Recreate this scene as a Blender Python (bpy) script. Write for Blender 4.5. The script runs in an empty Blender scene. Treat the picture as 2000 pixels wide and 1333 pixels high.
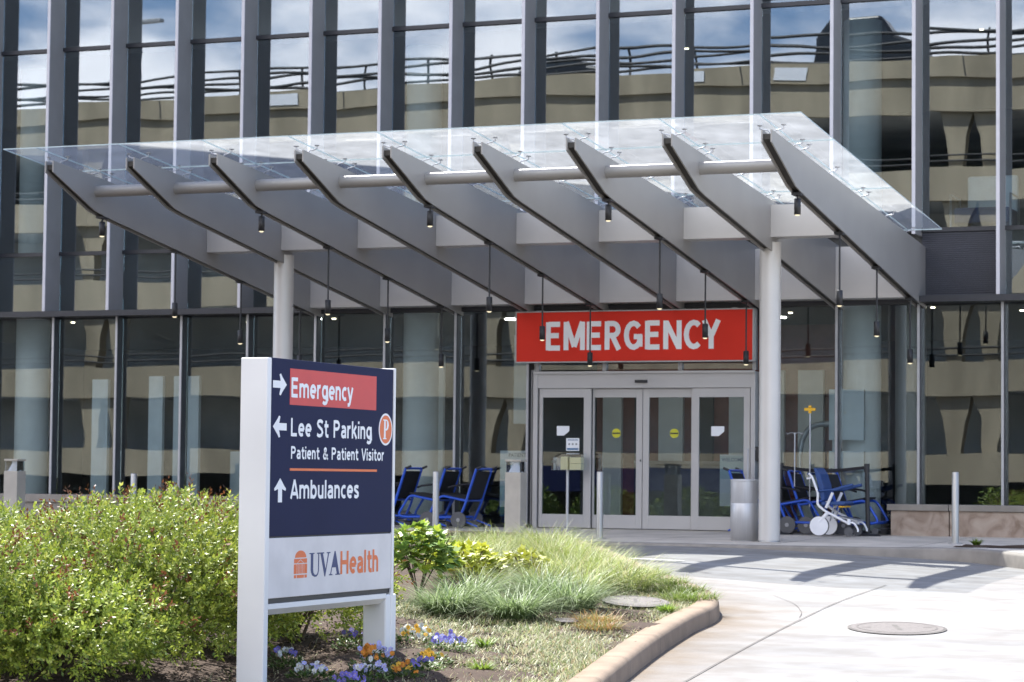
import bpy, math, random
import numpy as np
from mathutils import Vector, Matrix
R_ = random.Random(7)
rng = np.random.default_rng(11)
sc = bpy.context.scene
COL = sc.collection
PI = math.pi
S = 1.2569           # bay width of the facade (m)

# ------------------------------------------------------------------ materials
def mat(name):
    m = bpy.data.materials.new(name); m.use_nodes = True
    nt = m.node_tree; nt.nodes.clear()
    o = nt.nodes.new('ShaderNodeOutputMaterial')
    return m, nt, o
def N(nt, t, **kw):
    n = nt.nodes.new(t)
    for k, v in kw.items():
        if k in n.inputs: n.inputs[k].default_value = v
        else: setattr(n, k, v)
    return n
def L(nt, a, b): nt.links.new(a, b)
def rgba(c): return (c[0], c[1], c[2], 1.0)
def paint(name, c, rough=.5, metal=0., var=.08, scale=6., bump=0., bscale=200., spec=.5, c2=None, stretch=None, detail=4.):
    """surface with slow colour variation and optional fine bump"""
    m, nt, o = mat(name)
    b = N(nt, 'ShaderNodeBsdfPrincipled'); L(nt, b.outputs[0], o.inputs[0])
    b.inputs['Roughness'].default_value = rough; b.inputs['Metallic'].default_value = metal
    b.inputs['Specular IOR Level'].default_value = spec
    g = N(nt, 'ShaderNodeNewGeometry')
    src = g.outputs['Position']
    if stretch:
        mp = N(nt, 'ShaderNodeMapping'); mp.inputs['Scale'].default_value = stretch
        L(nt, src, mp.inputs[0]); src = mp.outputs[0]
    n = N(nt, 'ShaderNodeTexNoise'); n.inputs['Scale'].default_value = scale; n.inputs['Detail'].default_value = detail
    L(nt, src, n.inputs['Vector'])
    mx = N(nt, 'ShaderNodeMix', data_type='RGBA')
    lo = c2 if c2 else tuple(max(0, x*(1-var*1.6)) for x in c)
    hi = c if c2 else tuple(min(1, x*(1+var)) for x in c)
    mx.inputs[6].default_value = rgba(lo); mx.inputs[7].default_value = rgba(hi)
    r = N(nt, 'ShaderNodeMapRange'); r.inputs[1].default_value = .3; r.inputs[2].default_value = .7
    L(nt, n.outputs[0], r.inputs[0]); L(nt, r.outputs[0], mx.inputs[0]); L(nt, mx.outputs[2], b.inputs['Base Color'])
    if bump:
        n2 = N(nt, 'ShaderNodeTexNoise'); n2.inputs['Scale'].default_value = bscale; n2.inputs['Detail'].default_value = 3
        L(nt, g.outputs['Position'], n2.inputs['Vector'])
        bp = N(nt, 'ShaderNodeBump'); bp.inputs['Strength'].default_value = bump; bp.inputs['Distance'].default_value = .01
        L(nt, n2.outputs[0], bp.inputs['Height']); L(nt, bp.outputs[0], b.inputs['Normal'])
    return m
def glass_facade(name, refl, tint, wave=.004, wscale=(.55, .55, 1.3), tilt=.0016):
    m, nt, o = mat(name)
    t = N(nt, 'ShaderNodeBsdfTransparent'); t.inputs[0].default_value = rgba(tint)
    g = N(nt, 'ShaderNodeBsdfGlossy'); g.inputs['Roughness'].default_value = 0.0; g.inputs[0].default_value = (.93, .97, 1, 1)
    ge = N(nt, 'ShaderNodeNewGeometry'); oi = N(nt, 'ShaderNodeObjectInfo')
    mp = N(nt, 'ShaderNodeMapping'); mp.inputs['Scale'].default_value = wscale; L(nt, ge.outputs['Position'], mp.inputs[0])
    no = N(nt, 'ShaderNodeTexNoise', noise_dimensions='4D'); no.inputs['Scale'].default_value = 1.; no.inputs['Detail'].default_value = 1.2
    L(nt, mp.outputs[0], no.inputs['Vector'])
    ml = N(nt, 'ShaderNodeMath', operation='MULTIPLY'); ml.inputs[1].default_value = 50; L(nt, oi.outputs['Random'], ml.inputs[0]); L(nt, ml.outputs[0], no.inputs['W'])
    s1 = N(nt, 'ShaderNodeVectorMath', operation='SUBTRACT'); s1.inputs[1].default_value = (.5, .5, .5); L(nt, no.outputs['Color'], s1.inputs[0])
    s2 = N(nt, 'ShaderNodeVectorMath', operation='SCALE'); s2.inputs['Scale'].default_value = wave; L(nt, s1.outputs[0], s2.inputs[0])
    wn = N(nt, 'ShaderNodeTexWhiteNoise', noise_dimensions='1D'); L(nt, ml.outputs[0], wn.inputs['W'])
    s3 = N(nt, 'ShaderNodeVectorMath', operation='SUBTRACT'); s3.inputs[1].default_value = (.5, .5, .5); L(nt, wn.outputs['Color'], s3.inputs[0])
    s4 = N(nt, 'ShaderNodeVectorMath', operation='SCALE'); s4.inputs['Scale'].default_value = tilt; L(nt, s3.outputs[0], s4.inputs[0])
    a1 = N(nt, 'ShaderNodeVectorMath', operation='ADD'); L(nt, s2.outputs[0], a1.inputs[0]); L(nt, s4.outputs[0], a1.inputs[1])
    a2 = N(nt, 'ShaderNodeVectorMath', operation='ADD'); L(nt, a1.outputs[0], a2.inputs[0]); L(nt, ge.outputs['Normal'], a2.inputs[1])
    nn = N(nt, 'ShaderNodeVectorMath', operation='NORMALIZE'); L(nt, a2.outputs[0], nn.inputs[0]); L(nt, nn.outputs[0], g.inputs['Normal'])
    fr = N(nt, 'ShaderNodeFresnel'); fr.inputs[0].default_value = 1.5
    ad = N(nt, 'ShaderNodeMath', operation='ADD', use_clamp=True); ad.inputs[1].default_value = refl; L(nt, fr.outputs[0], ad.inputs[0])
    mx = N(nt, 'ShaderNodeMixShader'); L(nt, ad.outputs[0], mx.inputs[0]); L(nt, t.outputs[0], mx.inputs[1]); L(nt, g.outputs[0], mx.inputs[2])
    L(nt, mx.outputs[0], o.inputs[0]); return m
def glass_canopy(name):
    m, nt, o = mat(name)
    t = N(nt, 'ShaderNodeBsdfTransparent'); t.inputs[0].default_value = (.95, .98, .985, 1)
    tr = N(nt, 'ShaderNodeBsdfTranslucent'); tr.inputs[0].default_value = (.9, .93, .95, 1)
    df = N(nt, 'ShaderNodeBsdfDiffuse'); df.inputs[0].default_value = (.8, .83, .85, 1)
    g = N(nt, 'ShaderNodeBsdfGlossy'); g.inputs['Roughness'].default_value = .02
    ge = N(nt, 'ShaderNodeNewGeometry')
    n = N(nt, 'ShaderNodeTexNoise'); n.inputs['Scale'].default_value = 2.2; n.inputs['Detail'].default_value = 7; n.inputs['Roughness'].default_value = .65
    L(nt, ge.outputs['Position'], n.inputs['Vector'])
    r = N(nt, 'ShaderNodeMapRange'); r.inputs[1].default_value = .3; r.inputs[2].default_value = .75; r.inputs[3].default_value = .14; r.inputs[4].default_value = .25
    L(nt, n.outputs[0], r.inputs[0])
    m0 = N(nt, 'ShaderNodeMixShader'); m0.inputs[0].default_value = .08; L(nt, tr.outputs[0], m0.inputs[1]); L(nt, df.outputs[0], m0.inputs[2])
    m1 = N(nt, 'ShaderNodeMixShader'); L(nt, r.outputs[0], m1.inputs[0]); L(nt, t.outputs[0], m1.inputs[1]); L(nt, m0.outputs[0], m1.inputs[2])
    m2 = N(nt, 'ShaderNodeMixShader'); m2.inputs[0].default_value = .09; L(nt, m1.outputs[0], m2.inputs[1]); L(nt, g.outputs[0], m2.inputs[2])
    L(nt, m2.outputs[0], o.inputs[0]); return m
def emit(name, c, s):
    m, nt, o = mat(name); e = N(nt, 'ShaderNodeEmission'); e.inputs[0].default_value = rgba(c); e.inputs[1].default_value = s
    L(nt, e.outputs[0], o.inputs[0]); return m
def leafmat(name, trans=.35, rough=.38, spec=.45):
    """leaf colour comes from the per-leaf attribute 'tint'"""
    m, nt, o = mat(name)
    at = N(nt, 'ShaderNodeVertexColor', layer_name='tint')
    oi = N(nt, 'ShaderNodeObjectInfo')
    hs = N(nt, 'ShaderNodeHueSaturation')
    mr = N(nt, 'ShaderNodeMapRange'); mr.inputs[3].default_value = .85; mr.inputs[4].default_value = 1.15; L(nt, oi.outputs['Random'], mr.inputs[0]); L(nt, mr.outputs[0], hs.inputs['Value'])
    L(nt, at.outputs[0], hs.inputs['Color'])
    b = N(nt, 'ShaderNodeBsdfPrincipled'); b.inputs['Roughness'].default_value = rough; b.inputs['Specular IOR Level'].default_value = spec
    L(nt, hs.outputs[0], b.inputs['Base Color'])
    t = N(nt, 'ShaderNodeBsdfTranslucent'); L(nt, hs.outputs[0], t.inputs[0])
    mx = N(nt, 'ShaderNodeMixShader'); mx.inputs[0].default_value = trans
    L(nt, b.outputs[0], mx.inputs[1]); L(nt, t.outputs[0], mx.inputs[2]); L(nt, mx.outputs[0], o.inputs[0]); return m

M = {}
M['fin'] = paint('fin_paint', (.250, .244, .240), .6, 0, .04, 3, 0, 1, .2)
M['nose'] = paint('fin_edge_lit_tone', (.48, .475, .50), .5, 0, .04)  # paler front edge: street-side brightness put into the fin colour
M['dark'] = paint('dark_frame', (.020, .022, .028), .4, 0, .1)
M['navyframe'] = paint('navy_panel_frame', (.030, .034, .050), .45, 0, .08)
M['steel'] = paint('brushed_mullion', (.42, .43, .46), .35, .6, .05)
M['silver'] = paint('silver_paint', (.54, .518, .49), .42, .25, .035, 1.6, .02, 900)
M['beam'] = paint('beam_paint', (.30, .288, .272), .45, .2, .04, 1.3, .02, 900)
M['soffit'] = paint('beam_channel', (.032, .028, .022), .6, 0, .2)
M['glass'] = glass_facade('facade_glass', .115, (.72, .78, .80), .0062)
M['glasslow'] = glass_facade('ground_floor_glass', .05, (.82, .87, .88), .0050)
M['doorglass'] = glass_facade('door_glass', .035, (.80, .85, .86), .005)
M['canopyglass'] = glass_canopy('canopy_glass')
M['glassedge'] = paint('glass_edge', (.48, .58, .59), .2, 0, .1)
M['column_in'] = paint('interior_column_paint', (.90, .91, .90), .5, 0, .03)
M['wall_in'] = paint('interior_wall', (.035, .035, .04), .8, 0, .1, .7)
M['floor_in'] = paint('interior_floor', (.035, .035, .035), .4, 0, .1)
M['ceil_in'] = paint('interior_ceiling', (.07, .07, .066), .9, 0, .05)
M['partition'] = paint('pale_blue_partition', (.80, .86, .90), .5, 0, .04)
M['wood'] = paint('red_wall', (.20, .06, .04), .6, 0, .15)
M['downlight'] = emit('lit_downlight', (1, .86, .6), 4)
M['lobbylamp'] = emit('lobby_lamp', (1, .93, .82), 14)
M['lens'] = emit('pendant_lens', (1, .88, .6), .5)
M['black'] = paint('black_metal', (.018, .018, .020), .5, 0, .1)
M['red'] = paint('emergency_red', (.66, .030, .014), .5, 0, .03, 2, 0, 1, .25)
M['white'] = paint('white_letter', (.80, .80, .79), .5, 0, .02)
M['signwhite'] = paint('sign_white', (.76, .75, .72), .5, 0, .05, 1.2)
M['navy'] = paint('sign_navy', (.008, .012, .050), .6, 0, .05, 2, 0, 1, .15)
M['signred'] = paint('sign_red', (.58, .044, .038), .5, 0, .03)
M['orange'] = paint('sign_orange', (.72, .155, .035), .5, 0, .03)
M['logopanel'] = paint('logo_panel', (.66, .625, .60), .5, 0, .05, 5)
M['logonavy'] = paint('logo_navy', (.025, .040, .13), .5, 0, .03)
M['stainless'] = paint('stainless', (.52, .52, .53), .48, .55, .06, 3, 0, 1, .5, None, (30, 30, .6))
M['bollard'] = paint('bollard_steel', (.40, .39, .37), .42, .7, .08, 8, 0, 1, .5, None, (25, 25, .5))
M['bronze'] = paint('bollard_light_paint', (.40, .365, .31), .5, 0, .06)
M['lampglass'] = paint('lamp_reflector', (.85, .88, .92), .15, 0, .02)
M['doorframe'] = paint('door_aluminium', (.46, .45, .445), .42, .35, .03, 2)
M['conc'] = paint('kerb_concrete', (.25, .188, .135), .9, 0, .13, 3.2, .35, 120, .2, None, (1, 1, 1), 9)
M['plinth'] = paint('plinth_stone', (.24, .215, .185), .85, 0, .12, 4, .2, 60)
M['blue'] = paint('blue_steel', (.012, .075, .46), .33, 0, .06)
M['bluepad'] = paint('blue_pad', (.02, .06, .20), .6, 0, .08)
M['fabric'] = paint('black_fabric', (.012, .012, .016), .85, 0, .2)
M['tyre'] = paint('grey_tyre', (.085, .085, .09), .7, 0, .1)
M['hub'] = paint('grey_hub', (.28, .28, .29), .5, 0, .1)
M['whitesteel'] = paint('white_steel', (.78, .78, .80), .35, 0, .03)
M['yellow'] = paint('yellow_plastic', (.75, .42, .02), .5, 0, .05)
M['lime'] = paint('yellow_sticker', (.52, .50, .03), .6, 0, .03)
M['paper'] = paint('paper', (.75, .76, .78), .7, 0, .02)
M['paleblue'] = paint('poster_blue', (.50, .62, .66), .7, 0, .05)
M['posterblue'] = paint('poster_dark_blue', (.04, .14, .28), .7, 0, .05)
M['acrylic'] = glass_facade('clear_acrylic', .005, (.94, .95, .96), 0, (1, 1, 1), 0)
M['maskbox'] = paint('pale_yellow_box', (.72, .70, .45), .7, 0, .05)
M['iron'] = paint('cast_iron', (.105, .088, .08), .75, 0, .2, 30, .5, 120)
M['darkline'] = paint('joint_dark', (.09, .08, .07), .9, 0, .2)
M['garage'] = paint('garage_concrete', (.35, .30, .215), .95, 0, .18, .9, 0, 1, .2, None, (1, 1, .25), 7)
M['garagedark'] = paint('garage_inside', (.50, .50, .48), .9, 0, .2, .4)
M['carpaint'] = paint('dark_car_paint', (.02, .022, .026), .25, 0, .1)
M['carsilver'] = paint('silver_car_paint', (.35, .36, .38), .3, .6, .05)
M['carglass'] = paint('car_glass', (.03, .035, .04), .08, 0, .1)
M['stripe'] = paint('road_paint', (.78, .78, .76), .8, 0, .06, 12)
M['bark'] = paint('bark', (.11, .075, .05), .9, 0, .3, 20, .4, 80)
M['leaf'] = leafmat('shrub_leaf', .26, .46, .28)
M['grass'] = leafmat('grass_blade', .38, .5, .3)
M['petal'] = leafmat('petal', .30, .6, .2)
M['mulch'] = paint('mulch_soil', (.075, .05, .035), .95, 0, .3, 14, .8, 60, .2, (.05, .033, .024), None, 8)
M['chip'] = leafmat('bark_chip', .0, .9, .2)

def road_material():
    m, nt, o = mat('road_concrete')
    b = N(nt, 'ShaderNodeBsdfPrincipled'); b.inputs['Roughness'].default_value = .85; b.inputs['Specular IOR Level'].default_value = .25; L(nt, b.outputs[0], o.inputs[0])
    g = N(nt, 'ShaderNodeNewGeometry')
    def noise(scale, st, det=5):
        mp = N(nt, 'ShaderNodeMapping'); mp.inputs['Scale'].default_value = st; mp.inputs['Rotation'].default_value = (0, 0, .25); L(nt, g.outputs['Position'], mp.inputs[0])
        n = N(nt, 'ShaderNodeTexNoise'); n.inputs['Scale'].default_value = scale; n.inputs['Detail'].default_value = det; L(nt, mp.outputs[0], n.inputs['Vector'])
        r = N(nt, 'ShaderNodeMapRange'); r.inputs[1].default_value = .36; r.inputs[2].default_value = .64; L(nt, n.outputs[0], r.inputs[0]); return r.outputs[0]
    mx = N(nt, 'ShaderNodeMix', data_type='RGBA'); mx.inputs[6].default_value = (.182, .180, .176, 1); mx.inputs[7].default_value = (.245, .241, .234, 1)
    L(nt, noise(.8, (.35, 1.5, 1)), mx.inputs[0])
    m2 = N(nt, 'ShaderNodeMix', data_type='RGBA', blend_type='MULTIPLY'); m2.inputs[0].default_value = 1
    cr = N(nt, 'ShaderNodeMix', data_type='RGBA'); cr.inputs[6].default_value = (.84, .80, .76, 1); cr.inputs[7].default_value = (1.04, 1.03, 1.02, 1)
    L(nt, noise(3.1, (1, 1, 1), 8), cr.inputs[0]); L(nt, mx.outputs[2], m2.inputs[6]); L(nt, cr.outputs[2], m2.inputs[7])
    # warm tan stain in the gutter beside the kerb
    L(nt, m2.outputs[2], b.inputs['Base Color'])
    n2 = N(nt, 'ShaderNodeTexNoise'); n2.inputs['Scale'].default_value = 70; L(nt, g.outputs['Position'], n2.inputs['Vector'])
    bp = N(nt, 'ShaderNodeBump'); bp.inputs['Strength'].default_value = .25; bp.inputs['Distance'].default_value = .006; L(nt, n2.outputs[0], bp.inputs['Height']); L(nt, bp.outputs[0], b.inputs['Normal'])
    return m
M['road'] = road_material()
M['gutter'] = paint('gutter_concrete', (.26, .21, .155), .9, 0, .12, 3, .2, 80)
M['walk'] = paint('sidewalk_concrete', (.54, .49, .425), .85, 0, .14, 1.3, .15, 80, .3, None, (1, 1, 1), 8)
def stone_material():
    m, nt, o = mat('planter_stone')
    b = N(nt, 'ShaderNodeBsdfPrincipled'); b.inputs['Roughness'].default_value = .8; L(nt, b.outputs[0], o.inputs[0])
    g = N(nt, 'ShaderNodeNewGeometry'); n = N(nt, 'ShaderNodeTexNoise'); n.inputs['Scale'].default_value = 3.5; n.inputs['Detail'].default_value = 9; n.inputs['Distortion'].default_value = 1.2
    L(nt, g.outputs['Position'], n.inputs['Vector'])
    cr = N(nt, 'ShaderNodeValToRGB'); e = cr.color_ramp.elements
    e[0].position = .3; e[0].color = (.20, .14, .10, 1); e[1].position = .75; e[1].color = (.42, .35, .28, 1)
    x = e.new(.5); x.color = (.33, .255, .20, 1)
    L(nt, n.outputs[0], cr.inputs[0]); L(nt, cr.outputs[0], b.inputs['Base Color']); return m
M['stone'] = stone_material()

# ------------------------------------------------------------------ mesh builder
class MB:
    def __init__(s): s.v = []; s.f = []; s.m = []; s.cur = 0; s.sm = []; s.smooth = False
    def add(s, vs, fs):
        o = len(s.v); s.v += [tuple(p) for p in vs]
        for f in fs: s.f.append(tuple(i+o for i in f)); s.m.append(s.cur); s.sm.append(s.smooth)
    def box(s, x0, x1, y0, y1, z0, z1):
        s.add([(x0,y0,z0),(x1,y0,z0),(x1,y1,z0),(x0,y1,z0),(x0,y0,z1),(x1,y0,z1),(x1,y1,z1),(x0,y1,z1)],
              [(0,3,2,1),(4,5,6,7),(0,1,5,4),(1,2,6,5),(2,3,7,6),(3,0,4,7)]); return s
    def prism(s, poly, fn, a, b):
        n = len(poly)
        s.add([fn(p, a) for p in poly]+[fn(p, b) for p in poly],
              [tuple(range(n)), tuple(range(2*n-1, n-1, -1))]+[(i, i+n, (i+1) % n+n, (i+1) % n) for i in range(n)]); return s
    def tube(s, pts, r, n=10, caps=True):
        pts = [Vector(p) for p in pts]; rings = []; sm = s.smooth; up = None
        rr = r if isinstance(r, (list, tuple)) else [r]*len(pts)
        for i, p in enumerate(pts):
            d = (pts[min(i+1, len(pts)-1)]-pts[max(i-1, 0)]).normalized()
            if up is None:
                up = Vector((0,0,1)) if abs(d.z) < .9 else Vector((1,0,0))
            a = (up - d*up.dot(d)).normalized(); b = d.cross(a); up = a
            rings.append([p+(a*math.cos(2*PI*k/n)+b*math.sin(2*PI*k/n))*rr[i] for k in range(n)])
        vs = [q for g in rings for q in g]; s.smooth = True
        s.add(vs, [(i*n+k, i*n+(k+1) % n, (i+1)*n+(k+1) % n, (i+1)*n+k) for i in range(len(pts)-1) for k in range(n)])
        s.smooth = False
        if caps:
            s.add(rings[0], [tuple(range(n-1, -1, -1))]); s.add(rings[-1], [tuple(range(n))])
        s.smooth = sm; return s
    def lathe(s, prof, c=(0,0,0), n=24):
        vs = []; s.smooth = True
        for r, z in prof:
            vs += [(c[0]+r*math.cos(2*PI*k/n), c[1]+r*math.sin(2*PI*k/n), c[2]+z) for k in range(n)]
        s.add(vs, [(i*n+k, i*n+(k+1) % n, (i+1)*n+(k+1) % n, (i+1)*n+k) for i in range(len(prof)-1) for k in range(n)])
        s.smooth = False; return s
    def build(s, name, mats, parent=None, world=False, bevel=0, kind=None):
        me = bpy.data.meshes.new(name)
        off = parent.location if (world and parent) else Vector((0,0,0))
        q = parent
        while world and q is not None and q.parent is not None:
            q = q.parent; off = off + q.location
        me.from_pydata([(p[0]-off[0], p[1]-off[1], p[2]-off[2]) for p in s.v], [], s.f)
        if not isinstance(mats, (list, tuple)): mats = [mats]
        for m in mats: me.materials.append(m)
        me.polygons.foreach_set('material_index', s.m)
        me.polygons.foreach_set('use_smooth', s.sm)
        me.update()
        return link(name, me, parent, bevel, kind)
def link(name, me, parent=None, bevel=0, kind=None):
    o = bpy.data.objects.new(name, me); COL.objects.link(o)
    if parent: o.parent = parent
    if kind: o['kind'] = kind
    if bevel:
        b = o.modifiers.new('bevel', 'BEVEL'); b.width = bevel; b.segments = 2; b.limit_method = 'ANGLE'; b.angle_limit = .7
    return o
def tag(o, label, cat, group=None):
    o['label'] = label; o['category'] = cat
    if group: o['group'] = group
    return o
def thing(name, label, cat, loc=(0,0,0), rz=0, group=None):
    o = bpy.data.objects.new(name, None); COL.objects.link(o); o.location = loc; o.rotation_euler = (0,0,rz); o.empty_display_size = .2
    return tag(o, label, cat, group)
def copy_tree(o, parent=None):
    kids = [c for c in bpy.data.objects if c.parent == o]
    c = o.copy(); COL.objects.link(c); c.parent = parent
    for k in kids: copy_tree(k, c)
    return c
def B(*a): return MB().box(*a)

def text_mesh(s, bold=.0, space=1.0):
    cu = bpy.data.curves.new('t', 'FONT'); cu.body = s; cu.size = 1; cu.offset = bold; cu.space_character = space; cu.fill_mode = 'FRONT'; cu.extrude = .002
    cu.resolution_u = 4
    o = bpy.data.objects.new('t', cu); COL.objects.link(o)
    dg = bpy.context.evaluated_depsgraph_get(); dg.update()
    me = bpy.data.meshes.new_from_object(o.evaluated_get(dg)); bpy.data.objects.remove(o)
    return me
def lettering(s, fn, u0, u1, z0, cap, name, m, parent, bold=.02, space=1.0):
    """text fitted between u0 and u1, baseline z0, capital height cap; fn(u, z, d) -> local point"""
    me = text_mesh(s, bold, space); e = text_mesh('E', bold)
    ch = max(v.co.y for v in e.vertices); b0 = min(v.co.y for v in e.vertices)
    xs = [v.co.x for v in me.vertices]; x0, x1 = min(xs), max(xs)
    for v in me.vertices:
        u = u0+(v.co.x-x0)/(x1-x0)*(u1-u0); z = z0+(v.co.y-b0)/(ch-b0)*cap
        v.co = fn(u, z, .0015 if v.co.z > 0 else -.001)
    me.materials.clear(); me.materials.append(m); me.name = name; me.update()
    return link(name, me, parent)
def arc(cx, cy, rx, ry, a0, a1, n=12):
    return [(cx+rx*math.cos(math.radians(a0+(a1-a0)*i/n)), cy+ry*math.sin(math.radians(a0+(a1-a0)*i/n))) for i in range(n+1)]
XH = .73; HW = .08
GLYPH = {
 'E': (.56, [[(.09,0),(.09,1)],[(.09,1-HW),(.49,1-HW)],[(.09,.52),(.45,.52)],[(.09,HW),(.49,HW)]]),
 'L': (.52, [[(.09,0),(.09,1)],[(.09,HW),(.47,HW)]]),
 'P': (.57, [[(.09,0),(.09,1)],[(.09,1-HW)]+arc(.28,.71,.18,.21,90,-90)+[(.09,.50)]]),
 'R': (.60, [[(.09,0),(.09,1)],[(.09,1-HW)]+arc(.28,.71,.18,.21,90,-90)+[(.09,.50)],[(.26,.50),(.49,0)]]),
 'A': (.58, [[(.05,0),(.29,1)],[(.29,1),(.53,0)],[(.14,.27),(.44,.27)]]),
 'S': (.55, [[(.48,.82),(.40,.90),(.28,.925),(.15,.88),(.10,.76),(.15,.64),(.28,.54),(.42,.43),(.47,.28),(.41,.13),(.27,.075),(.15,.09),(.06,.16)]]),
 'V': (.56, [[(.05,1),(.28,0)],[(.51,1),(.28,0)]]),
 'M': (.74, [[(.09,0),(.09,1)],[(.10,1),(.37,.12)],[(.37,.12),(.64,1)],[(.65,0),(.65,1)]]),
 'G': (.66, [arc(.33,.5,.24,.42,42,320)+[(.55,.40)],[(.34,.45),(.62,.45)],[(.55,.50),(.55,.10)]]),
 'N': (.63, [[(.09,0),(.09,1)],[(.10,.96),(.52,.04)],[(.53,0),(.53,1)]]),
 'C': (.58, [arc(.34,.5,.25,.42,48,312)]),
 'Y': (.56, [[(.05,1),(.28,.43)],[(.51,1),(.28,.43)],[(.28,.48),(.28,0)]]),
 'H': (.62, [[(.09,0),(.09,1)],[(.09,.51),(.52,.51)],[(.52,0),(.52,1)]]),
 'm': (.75, [[(.08,0),(.08,XH)],[(.08,.44)]+arc(.225,.47,.145,.18,180,0)+[(.37,0)],[(.37,.44)]+arc(.515,.47,.145,.18,180,0)+[(.66,0)]]),
 'n': (.46, [[(.08,0),(.08,XH)],[(.08,.44)]+arc(.225,.47,.145,.18,180,0)+[(.37,0)]]),
 'h': (.46, [[(.08,0),(.08,1)],[(.08,.44)]+arc(.225,.47,.145,.18,180,0)+[(.37,0)]]),
 'u': (.46, [[(.08,XH),(.08,.26)]+arc(.225,.255,.145,.18,180,360)+[(.37,.26)],[(.37,0),(.37,XH)]]),
 'e': (.50, [[(.08,.37),(.44,.37)],arc(.26,.365,.18,.287,0,308)]),
 'c': (.42, [arc(.26,.365,.18,.287,55,305)]),
 'o': (.52, [arc(.26,.365,.18,.287,0,360,20)]),
 'r': (.34, [[(.08,0),(.08,XH)],[(.08,.42)]+arc(.25,.42,.17,.235,180,78)]),
 'g': (.49, [arc(.245,.375,.165,.28,0,360,20),[(.41,XH),(.41,-.06)]+arc(.245,-.06,.165,.15,0,-150)]),
 'b': (.50, [[(.08,0),(.08,1)],arc(.25,.365,.17,.287,0,360,20)]),
 'y': (.46, [[(.05,XH),(.235,.03)],[(.42,XH),(.21,-.12),(.15,-.20),(.04,-.21)]]),
 'a': (.47, [[(.09,.60),(.17,.645),(.28,.64),(.36,.57),(.38,.46),(.38,0)],[(.38,.40),(.24,.395),(.12,.34),(.085,.21),(.13,.10),(.23,.075),(.34,.12),(.38,.2)]]),
 'k': (.46, [[(.08,0),(.08,1)],[(.11,.33),(.38,XH)],[(.19,.43),(.41,0)]]),
 'i': (.18, [[(.09,0),(.09,XH)],[(.09,.86),(.09,1.01)]]),
 'l': (.18, [[(.09,0),(.09,1)]]),
 't': (.37, [[(.17,.95),(.17,.2),(.21,.1),(.28,.075),(.36,.085)],[(.04,XH-.07),(.35,XH-.07)]]),
 's': (.42, [[(.36,.60),(.28,.645),(.18,.65),(.10,.60),(.09,.50),(.15,.42),(.27,.34),(.34,.27),(.34,.16),(.27,.085),(.17,.075),(.06,.13)]]),
 '&': (.60, [[(.56,.0),(.18,.67),(.17,.83),(.27,.925),(.37,.85),(.35,.70),(.13,.44),(.08,.25),(.14,.10),(.27,.075),(.42,.17),(.53,.42)]]),
 ' ': (.30, [])}
def stroke_text(s, fn, u0, u1, z0, cap, name, m, parent, w=.165, track=.03):
    """letters drawn with a constant-width pen, fitted between u0 and u1"""
    tot = sum(GLYPH[c][0] for c in s)+track*(len(s)-1)-.14; sx = (u1-u0)/tot; x = -.07; mb = MB(); hw = w*cap/2; kk = 0
    for c in s:
        adv, strokes = GLYPH[c]
        for st in strokes:
            kk += 1; off = .0012+.00012*(kk % 4)
            P = [Vector((u0+(x+p[0])*sx, z0+p[1]*cap)) for p in st]; Lf, Rt = [], []
            closed = (P[0]-P[-1]).length < 1e-6 and len(P) > 3
            for i, p in enumerate(P):
                d0 = (p-P[i-1]).normalized() if i > 0 else ((P[-1]-P[-2]).normalized() if closed else None)
                d1 = (P[i+1]-p).normalized() if i < len(P)-1 else ((P[1]-P[0]).normalized() if closed else None)
                d = ((d0 or d1)+(d1 or d0)).normalized(); nn = Vector((-d.y, d.x)); q = (d1 or d0); n1 = Vector((-q.y, q.x)); k = hw/max(.55, nn.dot(n1))
                Lf.append(p+nn*k); Rt.append(p-nn*k)
            vs = [fn(p.x, p.y, off) for p in Lf]+[fn(p.x, p.y, off) for p in Rt]; n = len(P)
            mb.add(vs, [(i, n+i, n+i+1, i+1) for i in range(n-1)])
        x += adv+track
    return mb.build(name, m, parent)
def serif_letters(word, fn, u0, u1, z0, cap, name, m, parent):
    """hand drawn high-contrast serif capitals"""
    g = {'U': (.95, [[(.0,1),(.42,1),(.42,.955),(.32,.95),(.32,.28),(.36,.15),(.46,.075),(.58,.06),(.70,.12),(.75,.26),(.75,.95),(.64,.955),(.64,1),(.95,1),(.95,.955),(.82,.95),(.82,.25),(.75,.08),(.62,-.01),(.45,-.02),(.24,.05),(.14,.2),(.12,.3),(.12,.95),(.0,.955)]]),
         'V': (.95, [[(.0,1),(.40,1),(.40,.955),(.30,.95),(.55,.27),(.75,.95),(.64,.955),(.64,1),(.95,1),(.95,.955),(.83,.95),(.52,-.03),(.46,-.03),(.09,.95),(.0,.955)]]),
         'A': (.98, [[(.0,0),(.30,0),(.30,.045),(.18,.05),(.265,.33),(.60,.33),(.69,.05),(.57,.045),(.57,0),(.98,0),(.98,.045),(.90,.05),(.555,1.03),(.47,1.03),(.11,.05),(.0,.045)]]),
         'P': (.75, [[(.0,0),(.45,0),(.45,.05),(.32,.06),(.32,.94),(.40,.95),(.50,.90),(.54,.74),(.50,.58),(.42,.52),(.32,.51),(.32,.45),(.48,.44),(.65,.52),(.75,.72),(.68,.90),(.54,.98),(.40,1),(.0,1),(.0,.95),(.12,.94),(.12,.06),(.0,.05)]])}
    tot = sum(g[c][0] for c in word)-.10*(len(word)-1)
    mb = MB(); x = 0
    for c in word:
        w, polys = g[c]
        for p in polys:
            mb.prism(p, lambda q, d, x=x: fn(u0+(x+q[0])/tot*(u1-u0), z0+q[1]*cap, d), -.001, .0015)
        x += w-.10
    return mb.build(name, m, parent)

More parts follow.
